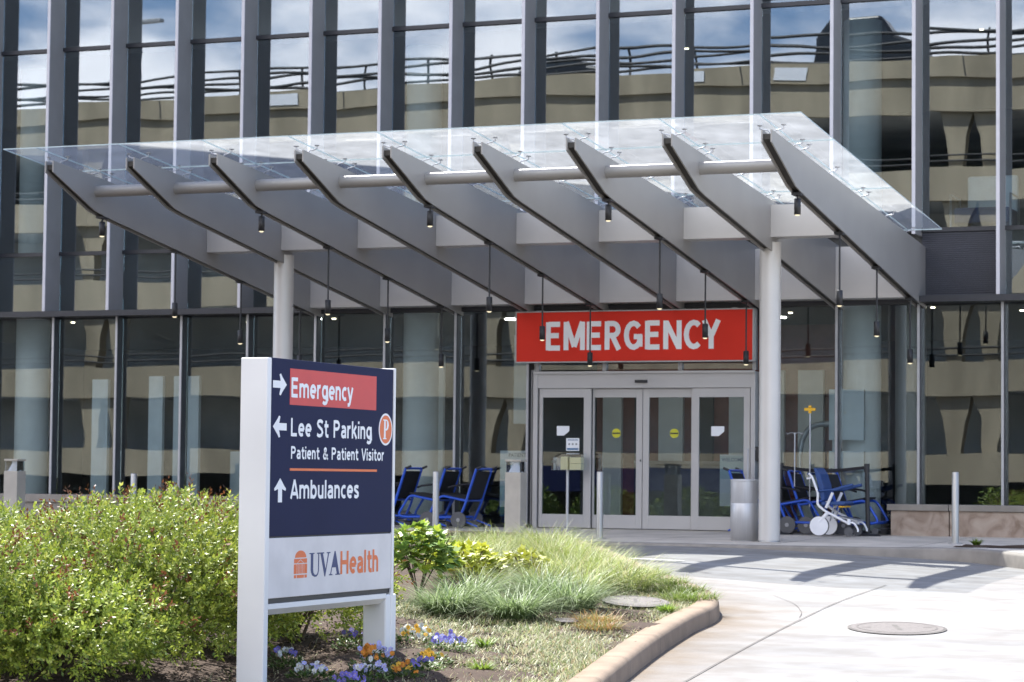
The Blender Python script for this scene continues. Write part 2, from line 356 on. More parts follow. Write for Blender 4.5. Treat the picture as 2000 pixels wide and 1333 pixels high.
# ------------------------------------------------------------------ terrain
def sp(v):
    return math.log1p(math.exp(max(-40, min(40, v*3))))/3
def zr(x, y):
    return -.05*(sp(x-14)-sp(x-17.2))-.10-.004*max(0, min(5.2, -5-y))-.0325*max(0, -10.2-max(y, -32))
def zw(y): return .015*y
def zb(x, y): return zr(x, y)+.14
KERB = [(-20,-5.0),(4,-5.0),(8.5,-5.0),(10.6,-5.3),(11.9,-6.5),(12.9,-8.5),(13.7,-10.1),(14.45,-11.4),(15.28,-12.8),(15.8,-13.6),(16.2,-14.2),(16.5,-14.75),(16.76,-15.4),(16.93,-16.1),(17.05,-17.1),(17.34,-18.8),(17.66,-20.4),(18.0,-22.0),(18.4,-24),(19.4,-29),(20.2,-33)]
def smooth_line(P, per=6):
    out = []
    for i in range(len(P)-1):
        p0 = Vector(P[max(i-1,0)]); p1 = Vector(P[i]); p2 = Vector(P[i+1]); p3 = Vector(P[min(i+2,len(P)-1)])
        for k in range(per):
            t = k/per
            out.append(.5*((2*p1)+(p2-p0)*t+(2*p0-5*p1+4*p2-p3)*t*t+(3*p1-p0-3*p2+p3)*t**3))
    out.append(Vector(P[-1])); return out
kl = smooth_line(KERB)
def grid(name, xs, ys, zf, m, kind='structure'):
    nx, ny = len(xs), len(ys)
    v = [(x, y, zf(x, y)) for y in ys for x in xs]
    f = [(j*nx+i, j*nx+i+1, (j+1)*nx+i+1, (j+1)*nx+i) for j in range(ny-1) for i in range(nx-1)]
    me = bpy.data.meshes.new(name); me.from_pydata(v, [], f); me.materials.append(m)
    me.polygons.foreach_set('use_smooth', [True]*len(f)); me.update()
    return link(name, me, None, 0, kind)
xs = [-400,-200,-100,-60,-40]+[-20+.5*i for i in range(97)]+[40,60,100,200,400]
ys = [-400,-250,-150,-100,-80,-70,-60,-50,-45,-40,-36,-34]+[-33+.5*i for i in range(54)]+[-5.5,-3,14,60,200,400]
grid('road', xs, ys, lambda x, y: zr(x, y)-.006, M['road'])
# planting bed surface inside the kerb
rows = []
for p in kl:
    rows.append((p.y, p.x))
bed_v = []; bed_f = []; nb = 48
for (y, x1) in rows:
    for i in range(nb):
        t = i/(nb-1); x = -20+(x1-.06+20)*(1-(1-t)**2.2)
        bump = .03*math.sin(x*2.3+y*1.7)+.02*math.sin(x*5.1-y*3.3) if t < .97 else 0
        bed_v.append((x, y, zb(x, y)-.03+bump))
nr = len(rows)
for j in range(nr-1):
    for i in range(nb-1): bed_f.append((j*nb+i, (j+1)*nb+i, (j+1)*nb+i+1, j*nb+i+1))
me = bpy.data.meshes.new('planting_bed'); me.from_pydata(bed_v, [], bed_f); me.materials.append(M['mulch']); me.polygons.foreach_set('use_smooth', [True]*len(bed_f)); me.update()
link('planting_bed', me, None, 0, 'structure')
def kerb_sweep(line, w, h, name, m, side):
    mb = MB(); prev = None; n = len(line); P = []
    for i, p in enumerate(line):
        d = (line[min(i+1,n-1)]-line[max(i-1,0)]).normalized(); nrm = Vector((d.y, -d.x))*side  # inward normal
        z = zr(p.x, p.y)
        pr = [(-.012, -.06), (0, h-.045), (.012, h-.015), (.045, h), (w, h), (w, -.06)]
        P.append([(p.x+nrm.x*a, p.y+nrm.y*a, z+b) for a, b in pr])
    mb.smooth = True; k = len(P[0]); vs = [q for r in P for q in r]
    mb.add(vs, [(i*k+j, (i+1)*k+j, (i+1)*k+j+1, i*k+j+1) for i in range(n-1) for j in range(k-1)])
    return mb.build(name, m, None, kind='structure')
kerb_sweep(kl, .19, .15, 'kerb', M['conc'], 1)
# rusty tan stain running along the kerb foot, a sheet 4 mm above the road with a ragged fading edge
def stain_material():
    m, nt, o = mat('tan_stain')
    at = N(nt, 'ShaderNodeVertexColor', layer_name='tint'); g = N(nt, 'ShaderNodeNewGeometry')
    d = N(nt, 'ShaderNodeBsdfDiffuse'); d.inputs[0].default_value = (.27, .205, .14, 1); t = N(nt, 'ShaderNodeBsdfTransparent')
    n = N(nt, 'ShaderNodeTexNoise'); n.inputs['Scale'].default_value = 2.2; n.inputs['Detail'].default_value = 7; L(nt, g.outputs['Position'], n.inputs['Vector'])
    r = N(nt, 'ShaderNodeMapRange'); r.inputs[1].default_value = .25; r.inputs[2].default_value = .75; r.inputs[3].default_value = .3; r.inputs[4].default_value = 1.25; L(nt, n.outputs[0], r.inputs[0])
    ml = N(nt, 'ShaderNodeMath', operation='MULTIPLY', use_clamp=True); L(nt, at.outputs[0], ml.inputs[0]); L(nt, r.outputs[0], ml.inputs[1])
    mx = N(nt, 'ShaderNodeMixShader'); L(nt, ml.outputs[0], mx.inputs[0]); L(nt, t.outputs[0], mx.inputs[1]); L(nt, d.outputs[0], mx.inputs[2]); L(nt, mx.outputs[0], o.inputs[0]); return m
vs = []; cs = []
for i, p in enumerate(kl):
    d = (kl[min(i+1,len(kl)-1)]-kl[max(i-1,0)]).normalized(); nrm = Vector((-d.y, d.x))
    for a, c in ((-.02,.6),(.15,.4),(.45,.18),(.95,0.)): q = p+nrm*a; vs.append((q.x, q.y, zr(q.x, q.y)-.002)); cs += [c, c, c, 1]
me = bpy.data.meshes.new('kerb_stain'); me.from_pydata(vs, [], [(i*4+j, i*4+j+1, (i+1)*4+j+1, (i+1)*4+j) for i in range(len(kl)-1) for j in range(3)])
ca = me.color_attributes.new('tint', 'FLOAT_COLOR', 'POINT'); ca.data.foreach_set('color', cs); me.materials.append(stain_material()); me.update()
link('kerb_stain', me, None, 0, 'structure')
# kerb joints
jm = MB()
for idx in (50, 68, 80, 90, 96, 101):
    p = kl[idx]; d = (kl[idx+1]-kl[idx-1]).normalized(); nrm = Vector((d.y, -d.x)); z = zr(p.x, p.y)
    a = p-nrm*.014; b = p+nrm*.19; t = d*.005
    jm.add([(a.x-t.x,a.y-t.y,z-.01),(a.x+t.x,a.y+t.y,z-.01),(a.x+t.x,a.y+t.y,z+.125),(a.x-t.x,a.y-t.y,z+.125)], [(0,1,2,3)])
    c = p+nrm*.03
    jm.add([(a.x-t.x,a.y-t.y,z+.125),(a.x+t.x,a.y+t.y,z+.125),(c.x+t.x,c.y+t.y,z+.153),(c.x-t.x,c.y-t.y,z+.153)], [(0,1,2,3)])
    jm.add([(c.x-t.x,c.y-t.y,z+.153),(c.x+t.x,c.y+t.y,z+.153),(b.x+t.x,b.y+t.y,z+.153),(b.x-t.x,b.y-t.y,z+.153)], [(0,1,2,3)])
jm.build('kerb_joints', M['darkline'], None, kind='structure')
# sidewalk
edge = smooth_line([(-20,-4.95),(4,-4.95),(9,-4.93),(12.13,-4.92),(13.2,-4.95),(14.35,-5.0),(15.5,-4.86),(16.2,-4.68),(16.7,-4.76),(17.2,-5.25),(17.85,-6.3),(18.8,-8.0),(20.2,-10.2),(22.5,-13),(25,-15),(30,-17)], 5)
sm_ = MB(); n = len(edge)
sm_.add([(p.x, p.y+.15, zw(max(p.y+.15,-6))) for p in edge]+[(p.x, .0, 0) for p in edge], [(i, i+1, n+i+1, n+i) for i in range(n-1)])
sm_.build('sidewalk', M['walk'], None, kind='structure')
km = MB(); km.smooth = True; P = []
for i, p in enumerate(edge):
    d = (edge[min(i+1,n-1)]-edge[max(i-1,0)]).normalized(); nr_ = Vector((-d.y, d.x)); zz = zw(max(p.y, -6))
    P.append([(p.x-nr_.x*.01, p.y-nr_.y*.01, zr(p.x,p.y)-.08), (p.x, p.y, zz-.03), (p.x+nr_.x*.012, p.y+nr_.y*.012, zz-.008), (p.x+nr_.x*.04, p.y+nr_.y*.04, zz+.003), (p.x+nr_.x*.17, p.y+nr_.y*.17, zz+.004), (p.x+nr_.x*.17, p.y+nr_.y*.17, zz-.05)])
vs = [q for r in P for q in r]
km.add(vs, [(i*6+j, (i+1)*6+j, (i+1)*6+j+1, i*6+j+1) for i in range(n-1) for j in range(5)])
km.build('sidewalk_kerb', M['plinth'], None, kind='structure')
jm = MB()
for x in (6.5, 8.4, 10.3, 12.2, 14.1, 16.0): jm.add([(x-.006,-4.6,zw(-4.6)+.003),(x+.006,-4.6,zw(-4.6)+.003),(x+.006,-.12,zw(-.12)+.003),(x-.006,-.12,zw(-.12)+.003)], [(0,1,2,3)])
for y in (-1.9, -3.4): jm.add([(-5,y-.006,zw(y)+.0025),(16.8,y-.006,zw(y)+.0025),(16.8,y+.006,zw(y)+.0025),(-5,y+.006,zw(y)+.0025)], [(0,1,2,3)])
jm.build('sidewalk_joints', M['darkline'], None, kind='structure')
pj = MB()
for line in ([(18.3,-22.5),(18.14,-20.86),(17.86,-18.57),(17.68,-16.99),(17.52,-15.45),(17.33,-13.31),(17.24,-11.06)], [(17.45,-15.2),(17.36,-14.8),(17.25,-14.45),(17.0,-13.8),(16.6,-13.1)]):
    l = smooth_line(line, 8)
    for a, b in zip(l, l[1:]):
        d = (b-a).normalized(); q = Vector((-d.y, d.x))*(.0055 if len(line) == 7 else .003)
        pj.add([(a.x-q.x,a.y-q.y,zr(a.x,a.y)+.003),(a.x+q.x,a.y+q.y,zr(a.x,a.y)+.003),(b.x+q.x,b.y+q.y,zr(b.x,b.y)+.003),(b.x-q.x,b.y-q.y,zr(b.x,b.y)+.003)], [(0,1,2,3)])
pj.build('pavement_joints', M['darkline'], None, kind='structure')
rm = MB()
def road_quad(c, ux, l, w):
    d = Vector(ux).normalized(); q = Vector((-d.y, d.x)); pts = []
    for a, b in ((-1,-1),(1,-1),(1,1),(-1,1)):
        p = Vector(c)+d*l/2*a+q*w/2*b; pts.append((p.x, p.y, zr(p.x,p.y)+.002))
    rm.add(pts, [(0,1,2,3)])
road_quad((14.07,-9.57), (1,.06), .85, .12); road_quad((19.38,-20.0), (1,.35), .30, .45)
rm.build('road_markings', M['stripe'], None, kind='structure')

# ------------------------------------------------------------------ hospital building
bld = thing('hospital_building', 'long hospital facade of tall reflective glass panes between projecting grey vertical fins', 'building', (7,0,0))
I0, I1 = -5, 17
def ztop(i): return 9.6 if i <= 7 else (8.5 if i < 10 else 8.2)
for i in range(I0, I1+1):
    x = i*S
    top = max(ztop(i-1), ztop(i))
    zlo = 4.47 if 4 <= i <= 12 else 3.55
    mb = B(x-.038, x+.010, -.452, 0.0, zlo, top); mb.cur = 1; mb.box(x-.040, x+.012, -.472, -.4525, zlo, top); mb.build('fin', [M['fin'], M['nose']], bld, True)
    # lower mullion: dark body with bright nose
    if i not in (8, 9, 10):
        mb = B(x-.035, x+.022, -.14, .06, .05 if i > 5 else .43, 3.5); mb.cur = 1
        mb.box(x-.026, x+.012, -.165, -.1425, .05 if i > 5 else .43, 3.5)
        mb.build('mullion', [M['dark'], M['steel']], bld, True)
for i in range(I0, I1):
    a, b = i*S+.012, (i+1)*S-.040
    for z0, z1 in ((4.60, 8.09), (8.15, ztop(i))):
        B(a, b, .0, .012, z0, z1).build('window_pane', M['glass'], bld, True)
    if i == 12:
        mb = B(a, b, .0, .02, 3.56, 4.53)
        for k in range(30): mb.box(a, b, -.02, -.001, 3.58+k*.0315, 3.58+k*.0315+.014)
        mb.build('louvre_panel', M['navyframe'], bld, True)
    elif not 4 <= i < 12: B(a, b, .0, .012, 3.56, 4.53).build('spandrel_pane', M['glass'], bld, True)
    if not 7 <= i <= 9:
        B(a+.012, b+.003, .0, .012, .05 if i >= 5 else .43, 3.44).build('window_pane', M['glasslow'], bld, True)
for i in range(-2, 15):
    for z in (4.565, 8.12): B(i*S+.011, (i+1)*S-.039, -.05, .05, z-.032, z+.032).build('transom', M['dark'], bld, True)
mb = MB()
mb.box(I0*S, 4*S-.07, -.46, .06, 3.455, 3.549); mb.box(12*S+.075, I1*S, -.46, .06, 3.455, 3.549); mb.box(4*S-.07, 12*S+.075, -.09, .06, 3.45, 3.52)
mb.build('header_band', M['dark'], bld, True)
mb = B(I0*S, 5*S, -.22, .3, .0, .29); mb.box(I0*S, 5*S+.03, -.27, .3, .29, .425)
mb.build('sill', M['plinth'], bld, True, .008)
mb = MB(); mb.box(5*S+.031, 8.93, -.10, .06, .0, .05); mb.box(12.54, I1*S, -.10, .06, .0, .05); mb.build('base_rail', M['dark'], bld, True)
# shell: floors, ceilings, back wall, unseen roof mass sloped to lay its shadow over the canopy
xl, xr = I0*S, I1*S
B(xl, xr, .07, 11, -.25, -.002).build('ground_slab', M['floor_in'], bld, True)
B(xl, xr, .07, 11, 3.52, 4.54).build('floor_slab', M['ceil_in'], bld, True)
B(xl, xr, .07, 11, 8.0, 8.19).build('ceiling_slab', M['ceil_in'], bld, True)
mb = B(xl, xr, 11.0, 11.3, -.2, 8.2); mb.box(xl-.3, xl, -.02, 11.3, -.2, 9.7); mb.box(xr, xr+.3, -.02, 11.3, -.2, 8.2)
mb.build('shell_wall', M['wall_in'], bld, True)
mb = MB().prism([(xl-.3,9.61),(10.03,9.61),(10.03,8.51),(12.55,8.51),(12.55,8.21),(xr+.3,8.21),(xr+.3,8.29),(13.6,8.29),(-2.6,21.4),(xl-.3,21.4)], lambda p, d: (p[0], d, p[1]), -.02, 11.3)
mb.build('shade_roof_mass', M['navyframe'], bld, True)
# inside: structural columns, partitions, lights
for x in (-1.25, 6.35, 13.88):
    mb = MB(); mb.lathe([(.30, 0), (.30, 3.52)], (x, 1.15, 0), 28); mb.lathe([(.30, 4.54), (.30, 8.0)], (x, 1.15, 0), 28)
    mb.build('interior_column', M['column_in'], bld, True)
mb = MB().lathe([(.24, 0), (.24, 3.52)], (14.62, 1.3, 0), 24); mb.build('interior_column', M['beam'], bld, True)
for (x0, x1, y, z0, z1) in ((-.1,.22,1.3,0,2.45),(1.05,1.33,1.3,0,2.5),(1.55,2.05,1.3,0,2.5),(2.2,2.9,2.2,0,1.2),(3.2,3.6,2.0,0,1.5),(5.6,5.95,3.0,0,2.9),(7.6,7.95,2.2,1.7,3.2),(13.5,14.05,.62,1.42,2.2),(13.5,14.05,.62,.95,1.25)):
    B(x0, x1, y, y+.08, z0, z1).build('partition', M['partition'], bld, True)
B(8.0, 12.9, 5.2, 5.3, 0, 3.5).build('lobby_wall', M['wood'], bld, True)
for x0, w_ in ((8.15,.35),(8.75,.2),(9.2,.45),(9.95,.25),(10.5,.4),(11.2,.3),(11.75,.45)): B(x0, x0+w_, 5.1, 5.19, .1, 2.7).build('wall_panel', M['ceil_in'] if w_ < .3 else M['partition'], bld, True)
mb = B(9.3, 11.0, 3.9, 4.5, 0, 1.05); mb.box(9.2, 11.1, 3.8, 4.55, 1.051, 1.10); mb.build('reception_desk', M['hub'], bld, True)
for x, y in ((8.9,2.2),(9.9,3.4),(11.0,2.2),(11.9,3.4),(6.0,2.0),(7.3,2.8)): MB().lathe([(.0, 3.50), (.11, 3.50), (.11, 3.519)], (x, y, 0), 14).build('ceiling_lamp', M['lobbylamp'], bld, True)
for k, (x, y) in enumerate([(-.9,1.9),(2.3,2.6),(4.3,2.0),(8.1,2.4),(12.4,2.3),(14.9,1.6),(16.1,2.6)]):
    MB().lathe([(.0, 3.50), (.035, 3.50), (.035, 3.519)], (x, y, 0), 12).build('downlight', M['downlight'], bld, True)
for k, (x, y) in enumerate([(10.5,2.6),(15.5,2.4)]):
    MB().lathe([(.0, 7.985), (.035, 7.985), (.035, 8.0)], (x, y, 0), 12).build('downlight', M['downlight'], bld, True)
# automatic door set
ent = MB()
ent.box(8.90, 8.965, -.16, .06, 0, 2.455); ent.box(12.475, 12.545, -.16, .06, 0, 2.455); ent.box(8.965, 12.475, -.15, .06, 2.205, 2.455)
ent.box(8.86, 8.885, -.10, .04, 0, 2.5); ent.box(8.81, 8.835, -.07, .03, 0, 2.5)
ent.box(8.90, 12.545, -.19, -.1605, 2.43, 2.47)
ent.build('door_frame', M['doorframe'], bld, True, .004)
mb = B(10.60, 10.80, -.19, -.151, 2.285, 2.33); mb.build('door_sensor', M['black'], bld, True, .006)
def door_leaf(x0, x1, y, ls, rs, topr=.14):
    mb = MB(); z1 = 2.20
    mb.box(x0, x0+ls, y, y+.045, .012, z1); mb.box(x1-rs, x1, y, y+.045, .012, z1)
    mb.box(x0+ls, x1-rs, y, y+.045, .012, .222); mb.box(x0+ls, x1-rs, y, y+.045, z1-topr, z1)
    o = mb.build('door_leaf', M['doorframe'], bld, True, .003)
    B(x0+ls, x1-rs, y+.015, y+.027, .222, z1-topr).build('door_glass', M['doorglass'], o, True)
    return o
d1 = door_leaf(8.985, 9.855, -.125, .055, .12); d2 = door_leaf(9.86, 10.688, -.06, .03, .10); d3 = door_leaf(10.698, 11.52, -.06, .10, .03); d4 = door_leaf(11.525, 12.455, -.125, .11, .10)
for o, x, y in ((d2, 10.255, -.06), (d3, 11.21, -.06)):
    mb = MB(); pts = [(x+.073*math.cos(a), .073*math.sin(a)) for a in [2*PI*k/24 for k in range(24)]]
    mb.prism(pts, lambda p, d, y=y: (p[0], y+.0135-d, 1.5+p[1]), 0, .001); mb.cur = 1
    mb.box(x-.066, x+.066, y+.0105, y+.0118, 1.488, 1.512)
    mb.build('sticker', [M['lime'], M['black']], o, True)
for o, x in ((d1, 9.28), (d4, 11.83)):
    mb = MB().prism([(x,1.46),(x,1.61),(x+.21,1.61),(x+.21,1.53),(x+.12,1.46)], lambda p, d: (p[0], -.1115-d, p[1]), 0, .001)
    mb.build('sticker', M['paper'], o, True)
mb = B(9.44, 9.66, -.1122, -.1115, 1.22, 1.42); mb.cur = 1; mb.box(9.455, 9.645, -.1135, -.1122, 1.235, 1.262); mb.cur = 2
for k in range(3):
    mb.prism([(9.49+k*.06+.017*math.cos(a), 1.325+.017*math.sin(a)) for a in [2*PI*j/12 for j in range(12)]], lambda p, d: (p[0], -.1122-d, p[1]), 0, .001)
mb.cur = 3; mb.box(9.465, 9.635, -.1135, -.1122, 1.385, 1.397)
mb.build('notice', [M['paper'], M['posterblue'], M['hub'], M['posterblue']], d1, True)
mb = B(10.655, 10.675, -.075, -.0605, 1.06, 1.09); mb.build('lock', M['black'], d2, True)
for x0, x1 in ((8.95, 10.02), (10.08, 11.27), (11.33, 12.46)):
    B(x0, x1, -.01, .0, 2.50, 3.44).build('window_pane', M['doorglass'], bld, True)
for x in (8.915, 10.05, 11.30, 12.5): B(x-.03, x+.03, -.06, .03, 2.48, 3.448).build('door_mullion', M['steel'], bld, True)
B(12.55, 12.62, -.15, -.02, 1.08, 1.30).build('intercom', M['black'], bld, True, .006)

# ------------------------------------------------------------------ canopy
can = thing('entrance_canopy', 'silver steel canopy with sloping glass roof over the emergency entrance', 'canopy', (10,-4.5,0))
GZ = lambda y: 4.492+.0860*(-y-.89)
ZB = [(0.0,3.383),(-6.90,4.383),(-7.15,4.432),(-8.243,4.852),(-8.243,5.003),(0.0,4.31)]
BX = [(4+k)*S+.065 for k in range(9)]
for k, x in enumerate(BX):
    mb = MB()
    for a in (x-.018, x-.135): mb.prism(ZB, lambda p, d: (d, p[0], p[1]), a, a+.018)
    o = mb.build('beam', M['beam'], can, True)
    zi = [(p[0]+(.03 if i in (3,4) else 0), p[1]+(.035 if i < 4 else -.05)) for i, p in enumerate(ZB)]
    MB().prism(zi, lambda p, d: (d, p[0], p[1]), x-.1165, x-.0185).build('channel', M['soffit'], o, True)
MB().tube([(BX[0]-.06,-7.12,4.708),(BX[8]-.06,-7.12,4.708)], .082, 20).build('tie_pipe', M['beam'], can, True)
for k in range(8): B(BX[k]+.001, BX[k+1]-.136, -3.975, -3.60, 4.132, 4.575).build('cross_beam', M['silver'], can, True)
for k in range(8): B(BX[k]+.001, BX[k+1]-.136, -.50, -.05, 3.525, 4.30).build('wall_fascia', M['silver'], can, True)
for x in (6.282, 13.824):
    c = MB().lathe([(.1485, 0), (.1485, 4.131)], (x, -3.745, zw(-3.745)), 32).build('column', M['silver'], can, True)
    MB().lathe([(.154, 0.001), (.154, .02), (.1486, .02)], (x, -3.745, zw(-3.745)), 32).build('base_ring', M['bollard'], c, True)
# glass panels
gx = [4.49]+[x-.0675 for x in BX]+[15.60]; gy = [-8.56, -7.03, -3.98, -.89]
for i in range(10):
    for j in range(3):
        x0, x1, y0, y1 = gx[i]+.006, gx[i+1]-.006, gy[j]+.006, gy[j+1]-.006
        mb = MB(); t = .014
        mb.add([(x0,y0,GZ(y0)),(x1,y0,GZ(y0)),(x1,y1,GZ(y1)),(x0,y1,GZ(y1))], [(0,1,2,3)])
        mb.cur = 1
        z0, z1 = GZ(y0), GZ(y1)
        V = [(x0,y0,z0-t),(x1,y0,z0-t),(x1,y1,z1-t),(x0,y1,z1-t),(x0,y0,z0-.0005),(x1,y0,z0-.0005),(x1,y1,z1-.0005),(x0,y1,z1-.0005)]
        mb.add(V, [(0,1,5,4),(1,2,6,5),(2,3,7,6),(3,0,4,7)])
        mb.build('glass_panel', [M['canopyglass'], M['glassedge']], can, True)
# spider fittings
def beam_top(y): return 4.31+.0841*(-y)
for k, x in enumerate(BX):
    xc = x-.0675
    for ys_ in ((-8.02,), (-7.18,-6.88), (-5.5,), (-4.13,-3.83), (-2.4,), (-1.15,)):
        for y in ys_:
            mb = MB(); zt = GZ(y)-.016; zb0 = beam_top(y)
            mb.tube([(xc-.15,y,zt-.004),(xc-.15,y,zt-.045),(xc-.11,y,zb0+.045),(xc-.05,y,zb0+.035),(xc,y,zb0-.02),(xc+.05,y,zb0+.035),(xc+.11,y,zb0+.045),(xc+.15,y,zt-.045),(xc+.15,y,zt-.004)], .0085, 6)
            for sx in (-1, 1): mb.lathe([(.0,zt-.012),(.032,zt-.012),(.032,zt-.001)], (xc+sx*.15, y, 0), 10)
            mb.build('spider_fitting', M['steel'], can, True)

# pendant lights
ordn = ['leftmost', 'third from left', 'middle', 'third from right', 'rightmost']
posn = ['short-stemmed pendant nearest the road under', 'long-rod pendant second from the road under', 'long-rod pendant third from the road under', 'pendant nearest the glass wall under']
PY = [-6.86, -4.79, -2.75, -.72]; PZ = [4.11, 3.11, 2.822, 2.533]
proto = None
def make_pendant(h):
    t = thing('pendant_light', 'x', 'pendant light')
    mb = B(-.06, .06, -.075, .075, h-.03, h+.004); mb.build('ceiling_plate', M['black'], t)
    MB().tube([(0,0,.20),(0,0,h-.02)], .013, 8).build('rod', M['black'], t)
    MB().lathe([(.0,.205),(.03,.205),(.042,.20),(.042,.0),(.036,.0),(.036,.02)], (0,0,0), 18).build('housing', M['black'], t)
    MB().lathe([(.0,-.016),(.02,-.013),(.035,-.001),(.035,.012)], (0,0,0), 16).build('lens', M['lens'], t)
    return t
for j in range(4):
    ztop_ = 3.383+.1449*(-PY[j])+.006
    p0 = make_pendant(ztop_-PZ[j])
    for b, k in enumerate((0, 2, 4, 6, 8)):
        o = p0 if b == 0 else copy_tree(p0)
        o.location = (BX[k]-.0675, PY[j], PZ[j])
        lab = {0: 'leftmost canopy beam', 2: 'third canopy beam from left', 4: 'middle canopy beam', 6: 'third canopy beam from right', 8: 'rightmost canopy beam'}[k]
        tag(o, 'black '+posn[j]+' the '+lab, 'pendant light', 'pendant lights under the canopy')

# EMERGENCY sign over the door
es = thing('emergency_sign', 'wide red EMERGENCY sign with white capitals above the sliding doors', 'sign', (10.6,-.3,2.62))
mb = B(8.655, 12.54, -.30, -.16, 2.622, 3.398); mb.build('panel', M['red'], es, True, .004)
mb = MB(); 
for q in ((8.635,8.653,2.605,3.415),(12.542,12.56,2.605,3.415)): mb.box(q[0], q[1], -.306, -.155, q[2], q[3])
mb.box(8.653,12.542,-.306,-.155,2.603,2.62); mb.box(8.653,12.542,-.306,-.155,3.40,3.416)
mb.build('border', M['doorframe'], es, True)
for x in (9.0, 12.2): B(x-.04, x+.04, -.154, -.062, 2.7, 3.44).build('bracket', M['steel'], es, True)
stroke_text('EMERGENCY', lambda u, z, d: (u-10.6, -d-.0005, z-2.62), 9.185, 11.985, 2.798, .445, 'lettering', M['white'], es, .185, .045)

# ------------------------------------------------------------------ directional sign
ds = thing('directional_sign', 'navy and white directional sign on two posts listing Emergency, Lee St Parking and Ambulances', 'sign', (16.06,-22.07,-.5))
XF = 16.15
B(15.96, 16.152, -23.045, -22.985, -.75, 1.542).build('post', M['signwhite'], ds, True, .006)
B(15.965, 16.146, -21.205, -21.03, -.65, -.03).build('post', M['signwhite'], ds, True, .012)
B(15.96, 16.152, -21.128, -21.095, -.65, 1.556).build('end_cap', M['signwhite'], ds, True, .004).location
mb = MB().prism([(15.965,-.022),(16.146,-.022),(16.146,-.055),(16.10,-.095),(16.01,-.095),(15.965,-.055)], lambda p, d: (p[0], d, p[1]), -22.984, -21.206)
mb.build('crossbar', M['signwhite'], ds, True)
B(15.98, 16.135, -22.98, -21.13, -.02, 1.53).build('core', M['black'], ds, True)
pn = B(15.962, XF-.004, -22.982, -21.131, .405, 1.546).build('navy_panel', M['navy'], ds, True, .003)
lp = B(15.962, XF-.004, -22.982, -21.131, .012, .395).build('logo_panel', M['logopanel'], ds, True, .003)
FX = lambda off: (lambda u, z, d: (XF-.004+d+off-16.06, u+22.07, z+.5))
rp = MB().prism([(-22.72,1.252),(-21.41,1.252),(-21.41,1.487),(-22.72,1.487)], lambda p, d: FX(0)(p[0],p[1],d), -.001, .0012).build('red_panel', M['signred'], ds)
T = FX(0)
stroke_text('Emergency', FX(.0014), -22.695, -21.80, 1.302, .127, 'lettering', M['white'], ds, .19)
stroke_text('Lee St Parking', T, -22.692, -21.49, 1.050, .117, 'lettering', M['white'], ds, .19)
stroke_text('Patient & Patient Visitor', T, -22.688, -21.278, .903, .081, 'lettering', M['white'], ds, .19)
stroke_text('Ambulances', T, -22.682, -21.683, .645, .122, 'lettering', M['white'], ds, .19)
MB().prism([(-22.705,.826),(-21.385,.826),(-21.385,.842),(-22.705,.842)], lambda p, d: T(p[0],p[1],d), -.001, .0012).build('divider_line', M['orange'], ds)
arrow = [(-.095,-.027),(.01,-.027),(-.005,-.075),(.012,-.082),(.03,-.06),(.095,0),(.03,.06),(.012,.082),(-.005,.075),(.01,.027),(-.095,.027)]
for c, fx in (((-22.862,1.378), lambda p: (p[0], p[1])), ((-22.855,1.107), lambda p: (-p[0], p[1])), ((-22.838,.70), lambda p: (p[1], p[0]*.95))):
    MB().prism([(c[0]+fx(p)[0], c[1]+fx(p)[1]*.86) for p in arrow], lambda p, d: T(p[0],p[1],d), -.001, .0012).build('arrow', M['white'], ds)
def disc(cy_, cz_, ry, rz_, off, name, m):
    return MB().prism([(cy_+ry*math.cos(2*PI*k/40), cz_+rz_*math.sin(2*PI*k/40)) for k in range(40)], lambda p, d: FX(off)(p[0],p[1],d), -.0012, .0012).build(name, m, ds)
disc(-21.25, 1.123, .112, .112, 0, 'badge_ring', M['white']); disc(-21.25, 1.123, .098, .098, .0008, 'badge_disc', M['orange'])
serif_letters('P', FX(.0026), -21.295, -21.205, 1.055, .137, 'badge_letter', M['white'], ds)
# rotunda emblem
a0, a1 = -22.625, -22.441; am = (a0+a1)/2; em = MB()
pf = lambda p, d: T(p[0], p[1], d)
em.prism([(am+.080*math.cos(PI*k/16), .262+.046*math.sin(PI*k/16)) for k in range(17)], pf, -.001, .0012)
em.prism([(a0,.226),(am-.052,.226),(am,.251),(am+.052,.226),(a1,.226),(a1,.255),(a0,.255)], pf, -.001, .0012)
em.prism([(am-.042,.226),(am+.042,.226),(am,.245)], pf, -.001, .0012)
for k in range(9):
    c = a0+(k+.5)*(a1-a0)/9; w = .0125 if k in (0, 8) else .0068
    em.prism([(c-w,.158),(c+w,.158),(c+w,.220),(c-w,.220)], pf, -.001, .0012)
for c, w in ((a0+.016,.016),(am,.05),(a1-.016,.016)):
    em.prism([(c-w,.130),(c+w,.130),(c+w,.150),(c-w,.150)], pf, -.001, .0012)
em.build('emblem', M['orange'], ds)
serif_letters('UVA', T, -22.405, -21.945, .133, .155, 'lettering', M['logonavy'], ds)
stroke_text('Health', T, -21.932, -21.355, .135, .155, 'lettering', M['orange'], ds, .19)

